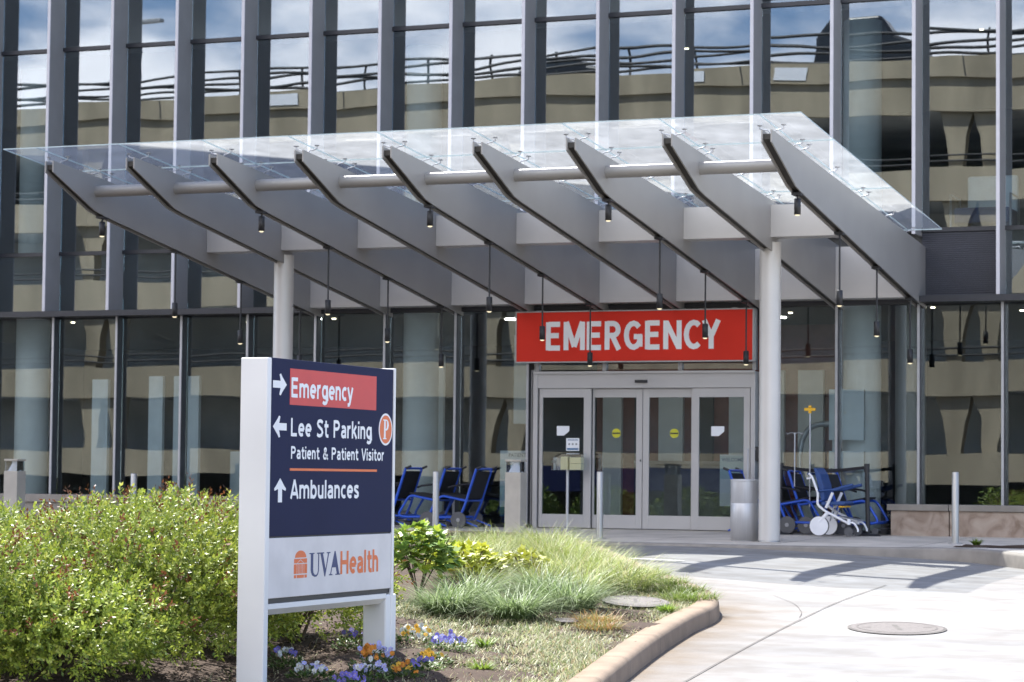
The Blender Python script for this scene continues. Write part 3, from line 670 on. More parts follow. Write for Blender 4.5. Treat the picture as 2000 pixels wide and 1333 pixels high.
# ------------------------------------------------------------------ bollards, bin, stand
def bollard(x, y, h, label, z=None, grp='steel bollards along the pavement'):
    z = zw(y)
    t = thing('bollard', label, 'bollard', (x,y,z), 0, grp)
    MB().lathe([(.048,0),(.048,h-.012),(.044,h-.003),(.036,h),(.0,h)], (0,0,0), 24).build('post', M['bollard'], t)
    MB().lathe([(.10,.001),(.10,.008),(.049,.010)], (0,0,0), 24).build('base_plate', M['bollard'], t)
bollard(16.255, -3.05, .975, 'steel bollard in sun at the right beside the stone planter wall')
bollard(11.326, -3.70, .944, 'steel bollard in front of the sliding doors')
bollard(8.79, -3.7, .925, 'steel bollard beside the blue wheelchairs left of the doors')
bollard(3.74, -3.7, .85, 'steel post rising behind the shrubs at left')
def bollard_light(x, y, h, label):
    t = thing('bollard_light', label, 'bollard light', (x,y,zw(y)), 0, 'bollard lights beside the planting bed'); w = .122; hb = h-.185
    B(-w, w, -w, w, 0, hb).build('post', M['bronze'], t, False, .008)
    MB().lathe([(.11,hb+.001),(.045,hb+.115),(.045,hb+.165)], (0,0,0), 20).build('reflector', M['lampglass'], t)
    g = MB(); v = w-.015
    for a in (-1, 1):
        g.box(a*v-.002, a*v+.002, -v, v, hb, h-.03); g.box(-v+.003, v-.003, a*v-.002, a*v+.002, hb, h-.03)
    g.build('lamp_glass', M['acrylic'], t)
    mb = B(-w, w, -w, w, h-.03, h); mb.build('cap', M['bronze'], t, False, .006)
bollard_light(10.0, -3.6, 1.104, 'square taupe bollard light in front of the entrance posters')
bollard_light(1.63, -3.74, 1.055, 'square taupe bollard light above the shrubs at far left')
t = thing('litter_bin', 'round stainless steel litter bin beside the right canopy column', 'bin', (13.43,-3.62,zw(-3.62)))
MB().lathe([(.18,0),(.18,.02),(.192,.02),(.192,.52),(.1905,.523),(.192,.526),(.192,.825)], (0,0,0), 36).build('body', M['stainless'], t)
MB().lathe([(.194,.825),(.197,.83),(.197,.85),(.16,.858),(.12,.85),(.11,.79)], (0,0,0), 36).build('lid', M['stainless'], t)
MB().lathe([(.0,.795),(.11,.795)], (0,0,0), 24).build('opening', M['black'], t)
t = thing('mask_stand', 'slim steel stand holding clear box of masks before left door', 'stand', (9.585,-.42,-.006))
MB().tube([(0,0,.01),(0,0,.93)], .022, 12).build('pole', M['stainless'], t)
mb = B(-.23, .17, -.16, .16, .001, .014); mb.build('base_plate', M['stainless'], t, False, .003)
mb = MB()
mb.add([(-.23,-.12,.92),(.27,-.12,.92),(.27,.12,.92),(-.23,.12,.92),(-.23,-.12,1.10),(.27,-.12,1.17),(.27,.12,1.19),(-.23,.12,1.12),(-.12,-.12,1.17),(-.12,.12,1.19)],
       [(3,2,1,0),(0,1,5,8,4),(1,2,6,5),(2,3,7,9,6),(3,0,4,7),(4,8,9,7),(8,5,6,9)])
mb.build('clear_case', M['acrylic'], t)
for q in ((-.09,.03,-.08,.06,.925,1.13),(.06,.25,-.08,.06,.925,1.02),(.06,.25,-.08,.06,1.025,1.12)): B(*q).build('mask_box', M['maskbox'], t, False, .004)
# posters standing behind the glass
t = thing('patient_poster', 'tall pale poster board headed PATIENT beside the left wheelchairs', 'poster', (8.46,.22,0))
mb = B(-.28,.27,0,.02,.17,1.22); mb.cur = 1; mb.box(-.278,.268,-.003,-.0005,.76,1.08); mb.box(-.278,.268,-.003,-.0005,.42,.66); mb.cur = 2; mb.box(-.278,.268,-.004,-.0005,.17,.32)
mb.build('board', [M['paper'], M['paleblue'], M['posterblue']], t)
lettering('PATIENT', lambda u, z, d: (u, -.002-d, z), -.13, .17, 1.12, .06, 'lettering', M['hub'], t, .02)
mb = B(-.06,.06,0,.3,0,.02); mb.box(-.012,.012,.024,.05,.02,.17); mb.build('stand', M['black'], t)
t = thing('welcome_poster', 'pale blue poster headed WELCOME TEAM behind the right door glass', 'poster', (12.19,.25,0))
mb = B(-.33,.27,0,.02,.38,1.18); mb.cur = 1; mb.box(-.329,.269,-.003,-.0005,.80,1.16)
mb.build('board', [M['paper'], M['paleblue']], t)
lettering('WELCOME TEAM', lambda u, z, d: (u, -.004-d, z), -.30, .25, 1.075, .055, 'lettering', M['posterblue'], t, .02)
lettering('AVAILABLE', lambda u, z, d: (u, -.002-d, z), -.12, .22, .70, .045, 'lettering', M['hub'], t, .02)
mb = B(-.1,.1,0,.3,0,.02); mb.box(-.012,.012,.024,.05,.02,.38); mb.build('stand', M['black'], t)
# stanchions with belts
t = thing('belt_stanchion', 'black belt stanchion beside the white wheelchair', 'stanchion', (14.49,-.86,-.012), 0, 'belt stanchions around the wheelchairs')
MB().lathe([(.0,.001),(.19,.001),(.19,.018),(.06,.035),(.0,.036)], (0,0,0), 28).build('base', M['black'], t)
MB().tube([(0,0,.03),(-.02,0,1.04)], .035, 12).build('post', M['black'], t)
MB().tube([(-.02,0,.94),(-.02,0,1.06)], .042, 14).build('belt_head', M['black'], t)
mb = MB(); pts = [(-.05-1.27*k/8, .0, 1.0-.05*math.sin(PI*k/8)) for k in range(9)]
for a, b in zip(pts, pts[1:]): mb.add([(a[0],-.002,a[2]-.025),(b[0],-.002,b[2]-.025),(b[0],-.002,b[2]+.025),(a[0],-.002,a[2]+.025),(a[0],.002,a[2]-.025),(b[0],.002,b[2]-.025),(b[0],.002,b[2]+.025),(a[0],.002,a[2]+.025)], [(0,1,2,3),(7,6,5,4),(0,4,5,1),(3,2,6,7)])
mb.build('belt', M['fabric'], t)
t = thing('belt_stanchion', 'black belt stanchion standing behind the litter bin and column', 'stanchion', (13.16,-.86,-.012), 0, 'belt stanchions around the wheelchairs')
MB().lathe([(.0,.001),(.19,.001),(.19,.018),(.06,.035),(.0,.036)], (0,0,0), 28).build('base', M['black'], t)
MB().tube([(0,0,.03),(0,0,1.04)], .035, 12).build('post', M['black'], t)
MB().tube([(0,0,.94),(0,0,1.06)], .042, 14).build('belt_head', M['black'], t)

# ------------------------------------------------------------------ wheelchairs
def fillet(P, r=.05, n=4):
    P = [Vector(p) for p in P]; out = [P[0]]
    for a, b, c in zip(P, P[1:], P[2:]):
        u = (a-b); v = (c-b); ru = min(r, u.length*.45); rv = min(r, v.length*.45)
        p = b+u.normalized()*ru; q = b+v.normalized()*rv
        for k in range(n+1):
            t = k/n; out.append((1-t)**2*p+2*t*(1-t)*b+t*t*q)
    out.append(P[-1]); return out
def make_chair(label):
    """blue steel transport chair facing +x; wheel axle at x=0"""
    t = thing('wheelchair', label, 'wheelchair'); W = .31
    for s in (-1, 1):
        y = s*W; mb = MB()
        mb.tube(fillet([(.0,y,.14),(-.10,y,.37),(-.285,y,.93)]), .021, 10)
        mb.tube(fillet([(-.11,y,.43),(.32,y,.51),(.52,y,.20),(.44,y,.165),(.02,y,.17)], .08), .019, 10)
        mb.tube([(-.05,y*.92,.12),(-.30,y*.92,.03)], .014, 8)
        mb.build('side_frame', M['blue'], t)
        MB().tube([(-.215,y,.70),(.12,y,.655),(.19,y,.63)], .016, 8).build('armrest', M['fabric'], t)
        w = MB().tube([(0,y*1.08-.017,.13),(0,y*1.08+.017,.13)], .128, 26).build('wheel', M['tyre'], t)
        MB().tube([(0,y*1.08-.022,.13),(0,y*1.08+.022,.13)], .030, 14).build('hub', M['hub'], w)
        c = MB().tube([(.46,y*.9-.012,.052),(.46,y*.9+.012,.052)], .05, 16).build('caster', M['tyre'], t)
        MB().tube([(-.285,y,.93),(-.375,y,.965)], .019, 8).build('push_grip', M['black'], t)
    for (x, z, r) in ((-.285,.93,.019),(0,.13,.012),(.50,.19,.014),(-.11,.43,.014)):
        MB().tube([(x,-W,z),(x,W,z)], r, 10).build('cross_tube', M['blue'], t)
    mb = MB().prism([(-.135,.46),(-.275,.885),(-.255,.89),(-.110,.465)], lambda p, d: (p[0], d, p[1]), -W+.02, W-.02); mb.build('backrest', M['fabric'], t, False, .006)
    mb = MB().prism([(-.10,.445),(.33,.525),(.335,.555),(-.10,.475)], lambda p, d: (p[0], d, p[1]), -W+.02, W-.02); mb.build('seat', M['fabric'], t, False, .008)
    B(.44, .60, -.20, .20, .085, .10).build('footplate', M['black'], t)
    return t
def iv_pole(t, x, y, z0, z1, cross):
    MB().tube([(x,y,z0),(x,y,z1)], .010, 8).build('drip_pole', M['steel'], t)
    if cross:
        mb = B(x-.085, x+.085, y-.02, y+.02, z1-.03, z1+.015); mb.box(x-.022, x+.022, y-.021, y+.021, z1-.065, z1-.0305); mb.box(x-.022, x+.022, y-.021, y+.021, z1+.0155, z1+.05)
        mb.build('pole_top', M['yellow'], t, False, .006)
    else:
        mb = MB()
        for s in (-1, 1): mb.tube(fillet([(x,y,z1-.01),(x+s*.07,y,z1+.005),(x+s*.11,y,z1-.03),(x+s*.125,y,z1+.0)], .02), .005, 6)
        mb.build('hook', M['steel'], t)
ch = make_chair('blue tubular wheelchair facing left, nearest the doors in the left row'); ch.location = (8.01,-.72,-.01); ch.rotation_euler.z = PI
G1 = 'blue wheelchairs nested left of the doors'; ch['group'] = G1
c2 = copy_tree(ch); c2.location = (7.48,-.72,-.01); tag(c2, 'blue tubular wheelchair facing left, behind the steel bollard in left row', 'wheelchair', G1)
c3 = copy_tree(ch); c3.location = (6.80,-.72,-.01); tag(c3, 'blue tubular wheelchair at far left of its row, half behind the directional sign', 'wheelchair', G1)
G2 = 'blue wheelchairs parked right of the doors'
rights = [(12.66,-.62,'blue wheelchair half hidden behind the litter bin'), (13.28,-.60,'blue wheelchair just right of the canopy column'), (13.56,-.56,'blue wheelchair carrying the tall pole with yellow cross top'), (14.12,-.52,'blue wheelchair behind the white one, against the stone wall')]
rc = []
for x, y, lab in rights:
    o = copy_tree(ch); o.location = (x,y,0); o.rotation_euler.z = 0; tag(o, lab, 'wheelchair', G2); rc.append(o)
iv_pole(rc[1], .10, -.29, .70, 1.50, False); iv_pole(rc[2], .05, -.32, .40, 1.855, True); iv_pole(rc[0], .0, -.29, .5, 1.26, False)
# white wheelchair with solid disc wheels
t = thing('wheelchair', 'white framed wheelchair with blue padded seat and solid white wheel discs', 'wheelchair', (13.935,-1.28,-.012)); W = .26
for s in (-1, 1):
    y = s*W
    w = MB().tube([(0,y-.016,.146),(0,y+.016,.146)], .146, 36).build('wheel', M['tyre'], t)
    MB().lathe([(.0,.0)], (0,0,0)) if False else None
    mb = MB(); mb.tube([(0,y-.022,.146),(0,y+.022,.146)], .137, 36); mb.build('wheel_disc', M['whitesteel'], w)
    mb = MB(); mb.tube(fillet([(-.16,y,.905),(-.11,y,.86),(-.02,y,.62),(-.03,y,.45),(.09,y,.36),(.44,y,.185)], .05), .018, 10)
    mb.tube([(.0,y,.20),(.12,y,.33)], .030, 10)
    mb.build('side_frame', M['whitesteel'], t)
    mb = MB(); mb.tube([(.10,y,.41),(.20,y,.63)], .022, 10); mb.build('arm_strut', M['whitesteel'], t)
    mb = MB(); mb.tube(fillet([(-.03,y,.655),(.25,y,.675),(.34,y,.71),(.50,y,.745)]), [.015]*2+[.024]*(len(fillet([(-.03,y,.655),(.25,y,.675),(.34,y,.71),(.50,y,.745)]))-2), 10); mb.build('armrest', M['bluepad'], t)
    mb = MB(); mb.tube([(-.19,y,.83),(-.10,y,.845)], .013, 8); mb.build('brake_lever', M['whitesteel'], t)
    mb = MB(); mb.tube(fillet([(.44,y,.25),(.44,y,.17)]), .026, 10); mb.tube(fillet([(.44,y,.20),(.52,y,.20),(.58,y,.10),(.575,y,.07)], .05), .015, 8); mb.build('front_fork', M['whitesteel'], t)
    c = MB().tube([(.44,y-.016,.068),(.44,y+.016,.068)], .066, 20).build('caster', M['tyre'], t)
    mb = MB(); mb.tube([(.20,y*.6,.46),(.13,y*.6,.22)], .012, 8); mb.build('link_rod', M['steel'], t)
mb = MB().prism([(-.10,.99),(-.06,.985),(.0,.90),(.06,.70),(.07,.52),(.02,.50),(-.02,.68),(-.07,.88)], lambda p, d: (p[0], d, p[1]), -W+.03, W-.03); mb.build('backrest', M['bluepad'], t, False, .012)
mb = MB().prism([(.02,.44),(.36,.455),(.40,.48),(.36,.51),(.02,.495)], lambda p, d: (p[0], d, p[1]), -W+.02, W-.02); mb.build('seat', M['bluepad'], t, False, .012)
mb = MB().prism([(.25,.27),(.55,.215),(.55,.235),(.25,.29)], lambda p, d: (p[0], d, p[1]), -.18, .18); mb.build('footplate', M['steel'], t)
MB().tube([(-.17,-W,.90),(-.17,W,.90)], .017, 10).build('push_bar', M['bluepad'], t)
B(.27,.35,-.2,.2,.415,.44).build('seat_latch', M['yellow'], t, False, .005)
# patient hoist inside the glass
t = thing('patient_hoist', 'grey metal hoist with curved arm behind the glass right of column', 'hoist', (13.0,.75,0))
MB().tube(fillet([(0,0,.05),(0,0,1.35),(.16,0,1.66),(.72,0,1.68)], .22, 8), .045, 12).build('arm', M['steel'], t)
mb = B(-.08,.7,-.25,-.19,.02,.08); mb.box(-.08,.7,.19,.25,.02,.08); mb.box(-.08,0,-.19,.19,.02,.08); mb.build('base', M['steel'], t)
MB().tube([(.55,0,1.64),(.55,0,.08)], .035, 10).build('mast', M['whitesteel'], t)
# armchair upstairs
t = thing('armchair', 'pale blue armchair behind the upstairs window right of the canopy', 'armchair', (15.85,1.0,4.54))
B(-.42,.42,-.35,.35,.18,.42).build('seat', M['bluepad'], t, False, .03)
B(-.36,.42,.36,.48,.20,.98).build('backrest', M['partition'], t, False, .04)
mb = MB()
for x in (-.47, .44): mb.tube([(x,-.33,0),(x,-.33,.62),(x,.33,.62),(x,.33,0)], .018, 8)
mb.build('frame', M['steel'], t)
# stone planter wall at right
pw = thing('planter_wall', 'low stone wall with stone cap under the glass at right', 'wall', (16.6,-.35,0))
for a, b in ((14.755,15.62),(15.635,16.75),(16.765,18.1),(18.115,20.0)): B(a, b, -.55, -.10, -.02, .362).build('stone_block', M['stone'], pw, True, .006)
for a, b in ((14.705,15.62),(15.63,16.75),(16.76,18.1),(18.11,20.0)): B(a, b, -.60, -.10, .363, .455).build('cap', M['plinth'], pw, True, .008)

# manhole covers
def cover(name, x, y, r, label, ry=None, soil=False, rot=0.):
    ry = ry or r
    e = .15; zf = zb if soil else zr
    gxs = (zf(x+e,y)-zf(x-e,y))/(2*e); gys = (zf(x,y+e)-zf(x,y-e))/(2*e); zc = zf(x,y)+(.004 if soil else 0)
    t = thing(name, label, 'manhole cover', (x,y,zc))
    def P(u, v, h):
        c, s = math.cos(rot), math.sin(rot); X, Y = u*c-v*s, u*s+v*c
        return (X, Y, gxs*X+gys*Y+h)
    def ring(r0, r1, h0, h1, n=48):
        mb = MB(); vs = []
        for k in range(n):
            a = 2*PI*k/n; vs.append(P(r0*r*math.cos(a), r0*ry*math.sin(a), h0)); vs.append(P(r1*r*math.cos(a), r1*ry*math.sin(a), h1))
        mb.add(vs, [(2*k, 2*((k+1) % n), 2*((k+1) % n)+1, 2*k+1) for k in range(n)]); return mb
    mb = ring(1.0, .93, .002, .007); mb.build('rim', M['darkline'], t)
    mb = MB(); mb.add([P(.93*r*math.cos(2*PI*k/48), .93*ry*math.sin(2*PI*k/48), .007) for k in range(48)], [tuple(range(48))])
    mb.build('lid', M['iron'], t)
    mb = ring(.82, .79, .0085, .0085); mb.cur = 0
    w = .05*r
    for (u0, u1, v0, v1) in ((-.55*r,.55*r,-w,w),):
        mb.add([P(v0,u0,.0085),P(v1,u0,.0085),P(v1,u1,.0085),P(v0,u1,.0085)], [(0,1,2,3)])
    for sx in (-1, 1): mb.add([P(sx*.62*r-.04,-.02,.0085),P(sx*.62*r+.04,-.02,.0085),P(sx*.62*r+.04,.01,.0085),P(sx*.62*r-.04,.01,.0085)], [(0,1,2,3)])
    mb.build('marking', M['darkline'], t)
cover('manhole_cover', 18.5, -15.85, .42, 'round iron manhole cover set in the pale concrete road', .62, False, .35)
cover('manhole_cover', 16.24, -16.2, .30, 'dark oval utility cover in the planting bed beside the kerb', .5, True, .35)
cover('manhole_cover', 16.34, -18.17, .10, 'small dark valve cover among dry ground cover', .16, True, .35)

# ------------------------------------------------------------------ vegetation
def nz(v): return v/np.maximum(np.linalg.norm(v, axis=1, keepdims=True), 1e-9)
def leaf_mesh(name, P, A, Sd, Ln, Wd, C, m, fold=.0, extra=None):
    n = len(P); Ln = Ln[:, None]; Wd = Wd[:, None]
    Nn = nz(np.cross(A, Sd))
    v = np.empty((n, 4, 3)); v[:, 0] = P; v[:, 1] = P+A*Ln*.5+Sd*Wd*.5+Nn*Ln*fold; v[:, 2] = P+A*Ln; v[:, 3] = P+A*Ln*.5-Sd*Wd*.5+Nn*Ln*fold
    me = bpy.data.meshes.new(name); me.vertices.add(n*4); me.vertices.foreach_set('co', v.reshape(-1))
    me.loops.add(n*4); me.loops.foreach_set('vertex_index', np.arange(n*4, dtype=np.int32))
    me.polygons.add(n); me.polygons.foreach_set('loop_start', np.arange(0, n*4, 4, dtype=np.int32)); me.polygons.foreach_set('loop_total', np.full(n, 4, dtype=np.int32))
    me.update(calc_edges=True)
    ca = me.color_attributes.new('tint', 'FLOAT_COLOR', 'POINT')
    c4 = np.ones((n, 4, 4), dtype=np.float32); c4[:, :, :3] = C[:, None, :]
    ca.data.foreach_set('color', c4.reshape(-1)); me.materials.append(m); me.validate(); return me
def blade_mesh(name, P, D, Ln, Wd, bend, C, m, seg=4):
    """arching blades: P roots, D initial directions"""
    n = len(P); side = nz(np.cross(D, np.array([[0,0,1.]])+rng.normal(0, .05, (n, 3))))
    out = nz(D*np.array([[1,1,0.]])+1e-6)
    rows = []
    for k in range(seg+1):
        t = k/seg
        p = P+D*(Ln*t)[:, None]+out*(Ln*bend*t*t*.55)[:, None]-np.array([[0,0,1.]])*(Ln*bend*t*t*.55)[:, None]
        w = (Wd*(1-t**1.5)*.5+.0003)[:, None]
        rows.append(np.stack([p-side*w, p+side*w], 1))
    v = np.stack(rows, 1).reshape(n, -1, 3); nv = 2*(seg+1)
    base = (np.arange(n)*nv)[:, None, None]
    q = np.array([[2*k, 2*k+1, 2*k+3, 2*k+2] for k in range(seg)])[None]
    idx = (base+q).reshape(-1).astype(np.int32); nf = n*seg
    me = bpy.data.meshes.new(name); me.vertices.add(n*nv); me.vertices.foreach_set('co', v.reshape(-1))
    me.loops.add(nf*4); me.loops.foreach_set('vertex_index', idx); me.polygons.add(nf)
    me.polygons.foreach_set('loop_start', np.arange(0, nf*4, 4, dtype=np.int32)); me.polygons.foreach_set('loop_total', np.full(nf, 4, dtype=np.int32))
    me.update(calc_edges=True)
    ca = me.color_attributes.new('tint', 'FLOAT_COLOR', 'POINT'); c4 = np.ones((n, nv, 4), dtype=np.float32); c4[:, :, :3] = C[:, None, :]
    ca.data.foreach_set('color', c4.reshape(-1)); me.materials.append(m); me.validate(); return me
def mixc(pal, w, n, var=.18):
    pal = np.array(pal); i = rng.choice(len(pal), n, p=np.array(w)/sum(w)); return np.clip(pal[i]*(1+rng.normal(0, var*1.25, (n, 1))), .004, .9)
GREEN = [(.23,.32,.04),(.30,.38,.055),(.40,.46,.10),(.11,.175,.035)]
def lump(d, seed):
    r = np.random.default_rng(seed); s = np.zeros(len(d))
    for _ in range(14):
        c = r.normal(0, 1, 3); c /= np.linalg.norm(c); s += r.uniform(-.10, .16)*np.exp(-((1-d@c)/.06))
    return s
def shrub(x, y, rx, ry, h, label, seed, nsh=1500, per=14):
    z = zb(x, y)-.02
    t = thing('shrub', label, 'shrub', (x,y,z), R_.uniform(0,6), 'evergreen shrubs in the bed beside the sign')
    r = np.random.default_rng(seed)
    n = nsh; d = r.normal(0, 1, (n, 3)); d[:, 2] = np.abs(d[:, 2])*1.0-.55; d = nz(d)
    rad = (1+lump(d, seed))*r.uniform(.66, 1.02, n)**.8
    Cn = np.stack([d[:,0]*rx*rad, d[:,1]*ry*rad, h*.44+d[:,2]*h*.56*rad], 1)
    Cn[:, 2] = np.maximum(Cn[:, 2], .03+.10*r.random(n))
    dirs = nz(d*np.array([.8,.8,.7])+np.array([0,0,.35])+r.normal(0, .35, (n, 3)))
    sl = r.uniform(.07, .16, n)
    red = (r.random(n) < .085*(d[:, 2] > -.05)); sl[red] *= r.uniform(1.2, 2.2, red.sum())
    k = np.repeat(np.arange(n), per); tt = np.tile(np.linspace(.05, 1, per), n)
    ang = np.tile(np.arange(per)*2.4, n)+r.uniform(0, 6, n)[k]
    D = dirs[k]; a = nz(np.cross(D, np.array([[.3,.2,.9]]))); b = np.cross(D, a)
    rad_ = a*np.cos(ang)[:, None]+b*np.sin(ang)[:, None]
    P = Cn[k]+D*(sl[k]*tt)[:, None]
    A = nz(rad_*.8+D*(.45+.5*tt)[:, None]+r.normal(0, .2, (n*per, 3)))
    Sd = nz(np.cross(A, D+r.normal(0, .3, (n*per, 3))))
    Ln = r.uniform(.024, .043, n*per); Wd = Ln*r.uniform(.38, .52, n*per)
    m_ = len(P)
    C = np.array(GREEN)[r.choice(4, m_, p=[.36,.36,.14,.14])]*(1+r.normal(0, .16, (m_, 1)))
    shoot = (.85+.3*r.random(n))[k][:, None]; C = C*shoot*np.array([.96,.92,1.05])
    young = (tt > .72); C[young] = C[young]*np.array([1.25,1.18,1.0])
    rr = red[k] & (tt > .3); C[rr] = np.array([.17,.065,.028])*(1+r.normal(0, .25, (rr.sum(), 1)))
    C = np.clip(C, .006, .6)
    link('foliage', leaf_mesh('foliage', P, A, Sd, Ln, Wd, C, M['leaf'], .06), t)
    mb = MB()
    for i in range(16):
        a = r.uniform(0, 6.28); e = r.uniform(.3, .85)
        mb.tube([(r.uniform(-.06,.06), r.uniform(-.06,.06), 0), (math.cos(a)*rx*e*.35, math.sin(a)*ry*e*.35, h*.3), (math.cos(a)*rx*e*.8, math.sin(a)*ry*e*.8, h*r.uniform(.5,.8))], [.014,.010,.005], 6)
    mb.build('stem', M['bark'], t)
shrub(14.85,-22.35,1.08,1.05,.96,'broad glossy evergreen shrub in front, left of the directional sign',3,4600)
shrub(14.2,-20.75,1.0,1.0,.95,'evergreen shrub with reddish shoots just behind the sign post',5,2900)
shrub(13.3,-22.0,1.1,1.05,.88,'evergreen shrub at the left edge with tall reddish shoots',9,2700)
shrub(13.0,-19.6,1.0,1.0,.80,'evergreen shrub at the back of the mass, below the left windows',12,1700)
shrub(14.35,-23.75,.8,.8,.86,'low evergreen shrub in the bottom left corner',15,2700)
def leafy(name, x, y, rad, h, label, seed, pal, size, n, group=None, cat='plant'):
    z = zb(x, y)-.02; t = thing(name, label, cat, (x,y,z), R_.uniform(0,6), group); r = np.random.default_rng(seed)
    d = r.normal(0, 1, (n, 3)); d[:, 2] = np.abs(d[:, 2])-.15; d = nz(d); rr = r.uniform(.45, 1.0, n)**.6
    P = np.stack([d[:,0]*rad*rr, d[:,1]*rad*rr, h*.45+d[:,2]*h*.52*rr], 1); P[:,2] = np.maximum(P[:,2], .02)
    A = nz(d*np.array([1,1,.35])+r.normal(0,.35,(n,3))+np.array([0,0,-.15])); Sd = nz(np.cross(A, np.array([[0,0,1.]])+r.normal(0,.35,(n,3))))
    Ln = r.uniform(.65,1.25,n)*size; C = np.array(pal)[r.integers(0,len(pal),n)]*(1+r.normal(0,.15,(n,1)))
    # each leaf is three lobes
    Pm, Am, Sm, Lm, Wm, Cm = [], [], [], [], [], []
    for ang, f in ((0,1),(.75,.8),(-.75,.8)):
        a2 = A*math.cos(ang)+Sd*math.sin(ang); s2 = Sd*math.cos(ang)-A*math.sin(ang)
        Pm.append(P); Am.append(a2); Sm.append(s2); Lm.append(Ln*f); Wm.append(Ln*f*.55); Cm.append(C)
    link('foliage', leaf_mesh('foliage', np.concatenate(Pm), np.concatenate(Am), np.concatenate(Sm), np.concatenate(Lm), np.concatenate(Wm), np.clip(np.concatenate(Cm),.005,.7), M['leaf'], .05), t)
    mb = MB()
    for i in range(9):
        a = r.uniform(0,6.28); e = r.uniform(.3,.8); mb.tube([(0,0,0),(math.cos(a)*rad*e*.5,math.sin(a)*rad*e*.5,h*.4),(math.cos(a)*rad*e,math.sin(a)*rad*e,h*.8)], .006, 5)
    mb.build('stem', M['bark'], t); return t
shrub(14.95,-23.55,.75,.7,.62,'lowest evergreen shrub at the bottom edge, in front of the taller ones',27,1700)
shrub(15.2,-20.75,.68,.75,.86,'low evergreen shrub in shade directly behind the directional sign',19,1500)
leafy('hydrangea', 14.55,-17.1,.34,.66,'leafy hydrangea with broad dark and lime leaves beside the sign',21,[(.13,.22,.045),(.22,.32,.05),(.44,.50,.06),(.28,.36,.10)],.095,520)
leafy('coral_bells', 14.40,-15.75,.34,.40,'low lime yellow leafy plant between hydrangea and grass',22,[(.44,.46,.05),(.50,.50,.06),(.34,.38,.05)],.085,360)
leafy('coral_bells', 14.62,-14.8,.26,.30,'small lime yellow plant at the grass edge, farther from the sign',24,[(.30,.32,.03),(.34,.35,.05)],.075,160)
leafy('hydrangea', 12.1,-20.6,.55,1.1,'pale leafy bush behind the shrubs at the left edge',23,[(.26,.34,.09),(.34,.40,.11),(.20,.28,.07)],.075,420)
# ornamental grass
def grass_mesh(seed, n, ln, rad, pal, w, wd=.006, up=.55, bend=(.35,1.35)):
    r = np.random.default_rng(seed); a = r.uniform(0, 2*PI, n); q = np.sqrt(r.random(n))*rad
    P = np.stack([np.cos(a)*q, np.sin(a)*q, np.zeros(n)], 1)
    a2 = a+r.normal(0, 1.0, n); tilt = r.uniform(.1, 1.0, n)*(1-up)+q/rad*.35
    D = nz(np.stack([np.cos(a2)*np.sin(tilt), np.sin(a2)*np.sin(tilt), np.cos(tilt)], 1))
    return blade_mesh('blades', P, D, r.uniform(.6, 1.15, n)*ln, np.full(n, wd)*r.uniform(.7,1.3,n), r.uniform(*bend, n), mixc(pal, w, n), M['grass'])
PALE = [(.26,.31,.075),(.33,.37,.12),(.18,.24,.06),(.42,.38,.20)]
BLUEG = [(.15,.21,.075),(.22,.29,.12),(.30,.36,.18),(.10,.15,.05)]
gm1 = [grass_mesh(s, 620, .50, .19, PALE, [4,3,3,2.4], .0055, .5) for s in (1,2,3)]
gm2 = [grass_mesh(s, 720, .50, .17, BLUEG, [3,4,2,2], .008, .45) for s in (4,5)]
GP = [(15.17,-17.45),(15.86,-18.11),(15.99,-17.2),(15.55,-15.7),(15.72,-15.0),(15.2,-14.2),(14.65,-15.9),(15.05,-15.3),(14.75,-13.95),(14.4,-12.75),(13.6,-13.95),(13.36,-12.5),(13.9,-12.2),(13.75,-11.5),(14.0,-12.5),(12.3,-11.07),(12.51,-10.4),(12.95,-10.21),(13.3,-10.9),(13.5,-11.4),(14.2,-15.0),(11.8,-9.6),(12.0,-9.3),(12.9,-11.3),(13.2,-13.1),(14.3,-13.2),(14.1,-14.2),(15.15,-14.9),(15.5,-16.6),(15.3,-18.2),(11.0,-9.6),(11.4,-10.6),(13.3,-11.8),(14.5,-13.1),(14.9,-13.5),(13.0,-12.0)]
for i, (x, y) in enumerate(GP):
    front = i in (0,1,2,28,29)
    me = gm2[i % 2] if front else gm1[i % 3]
    o = link('ornamental_grass', me); o.location = (x, y, zb(x,y)-.02); o.rotation_euler.z = R_.uniform(0,6); s = R_.uniform(.85,1.15)*(1.0 if front else .92)*(.62 if y > -11.2 else 1); o.scale = (s*1.1, s*1.1, s)
    lab = {0: 'blue green grass clump at front left, next to the hydrangea', 1: 'large blue green grass clump nearest the viewer', 2: 'blue green grass clump at front right, beside the dry ground cover', 4: 'arching pale grass clump behind the oval utility cover', 5: 'pale grass clump at the kerb nose farthest right',
           28: 'blue green grass clump behind the large front clump', 29: 'blue green grass clump between the front left and nearest clumps'}.get(i, 'wispy pale green grass clump in the middle of the planting bed')
    tag(o, lab, 'grass clump', 'ornamental grass clumps in the bed')
lm = grass_mesh(31, 500, .17, .26, [(.16,.22,.04),(.12,.18,.03),(.22,.25,.07)], [3,3,1], .006, .5)
for i, (x, y, lab) in enumerate([(15.78,-14.15,'short green turf tuft at the far end of the kerb nose'),(16.2,-14.85,'short green turf tuft inside the bend of the kerb'),(16.5,-15.5,'short green turf tuft touching the kerb beside the oval cover'),(15.35,-13.45,'short green turf tuft farthest back along the kerb')]):
    o = link('turf_tuft', lm); o.location = (x,y,zb(x,y)-.02); o.rotation_euler.z = i*1.3; tag(o, lab, 'grass tuft', 'turf tufts along the kerb')
ob = grass_mesh(33, 420, .17, .17, [(.34,.18,.05),(.28,.22,.06),(.18,.20,.05)], [3,2,2], .005, .45)
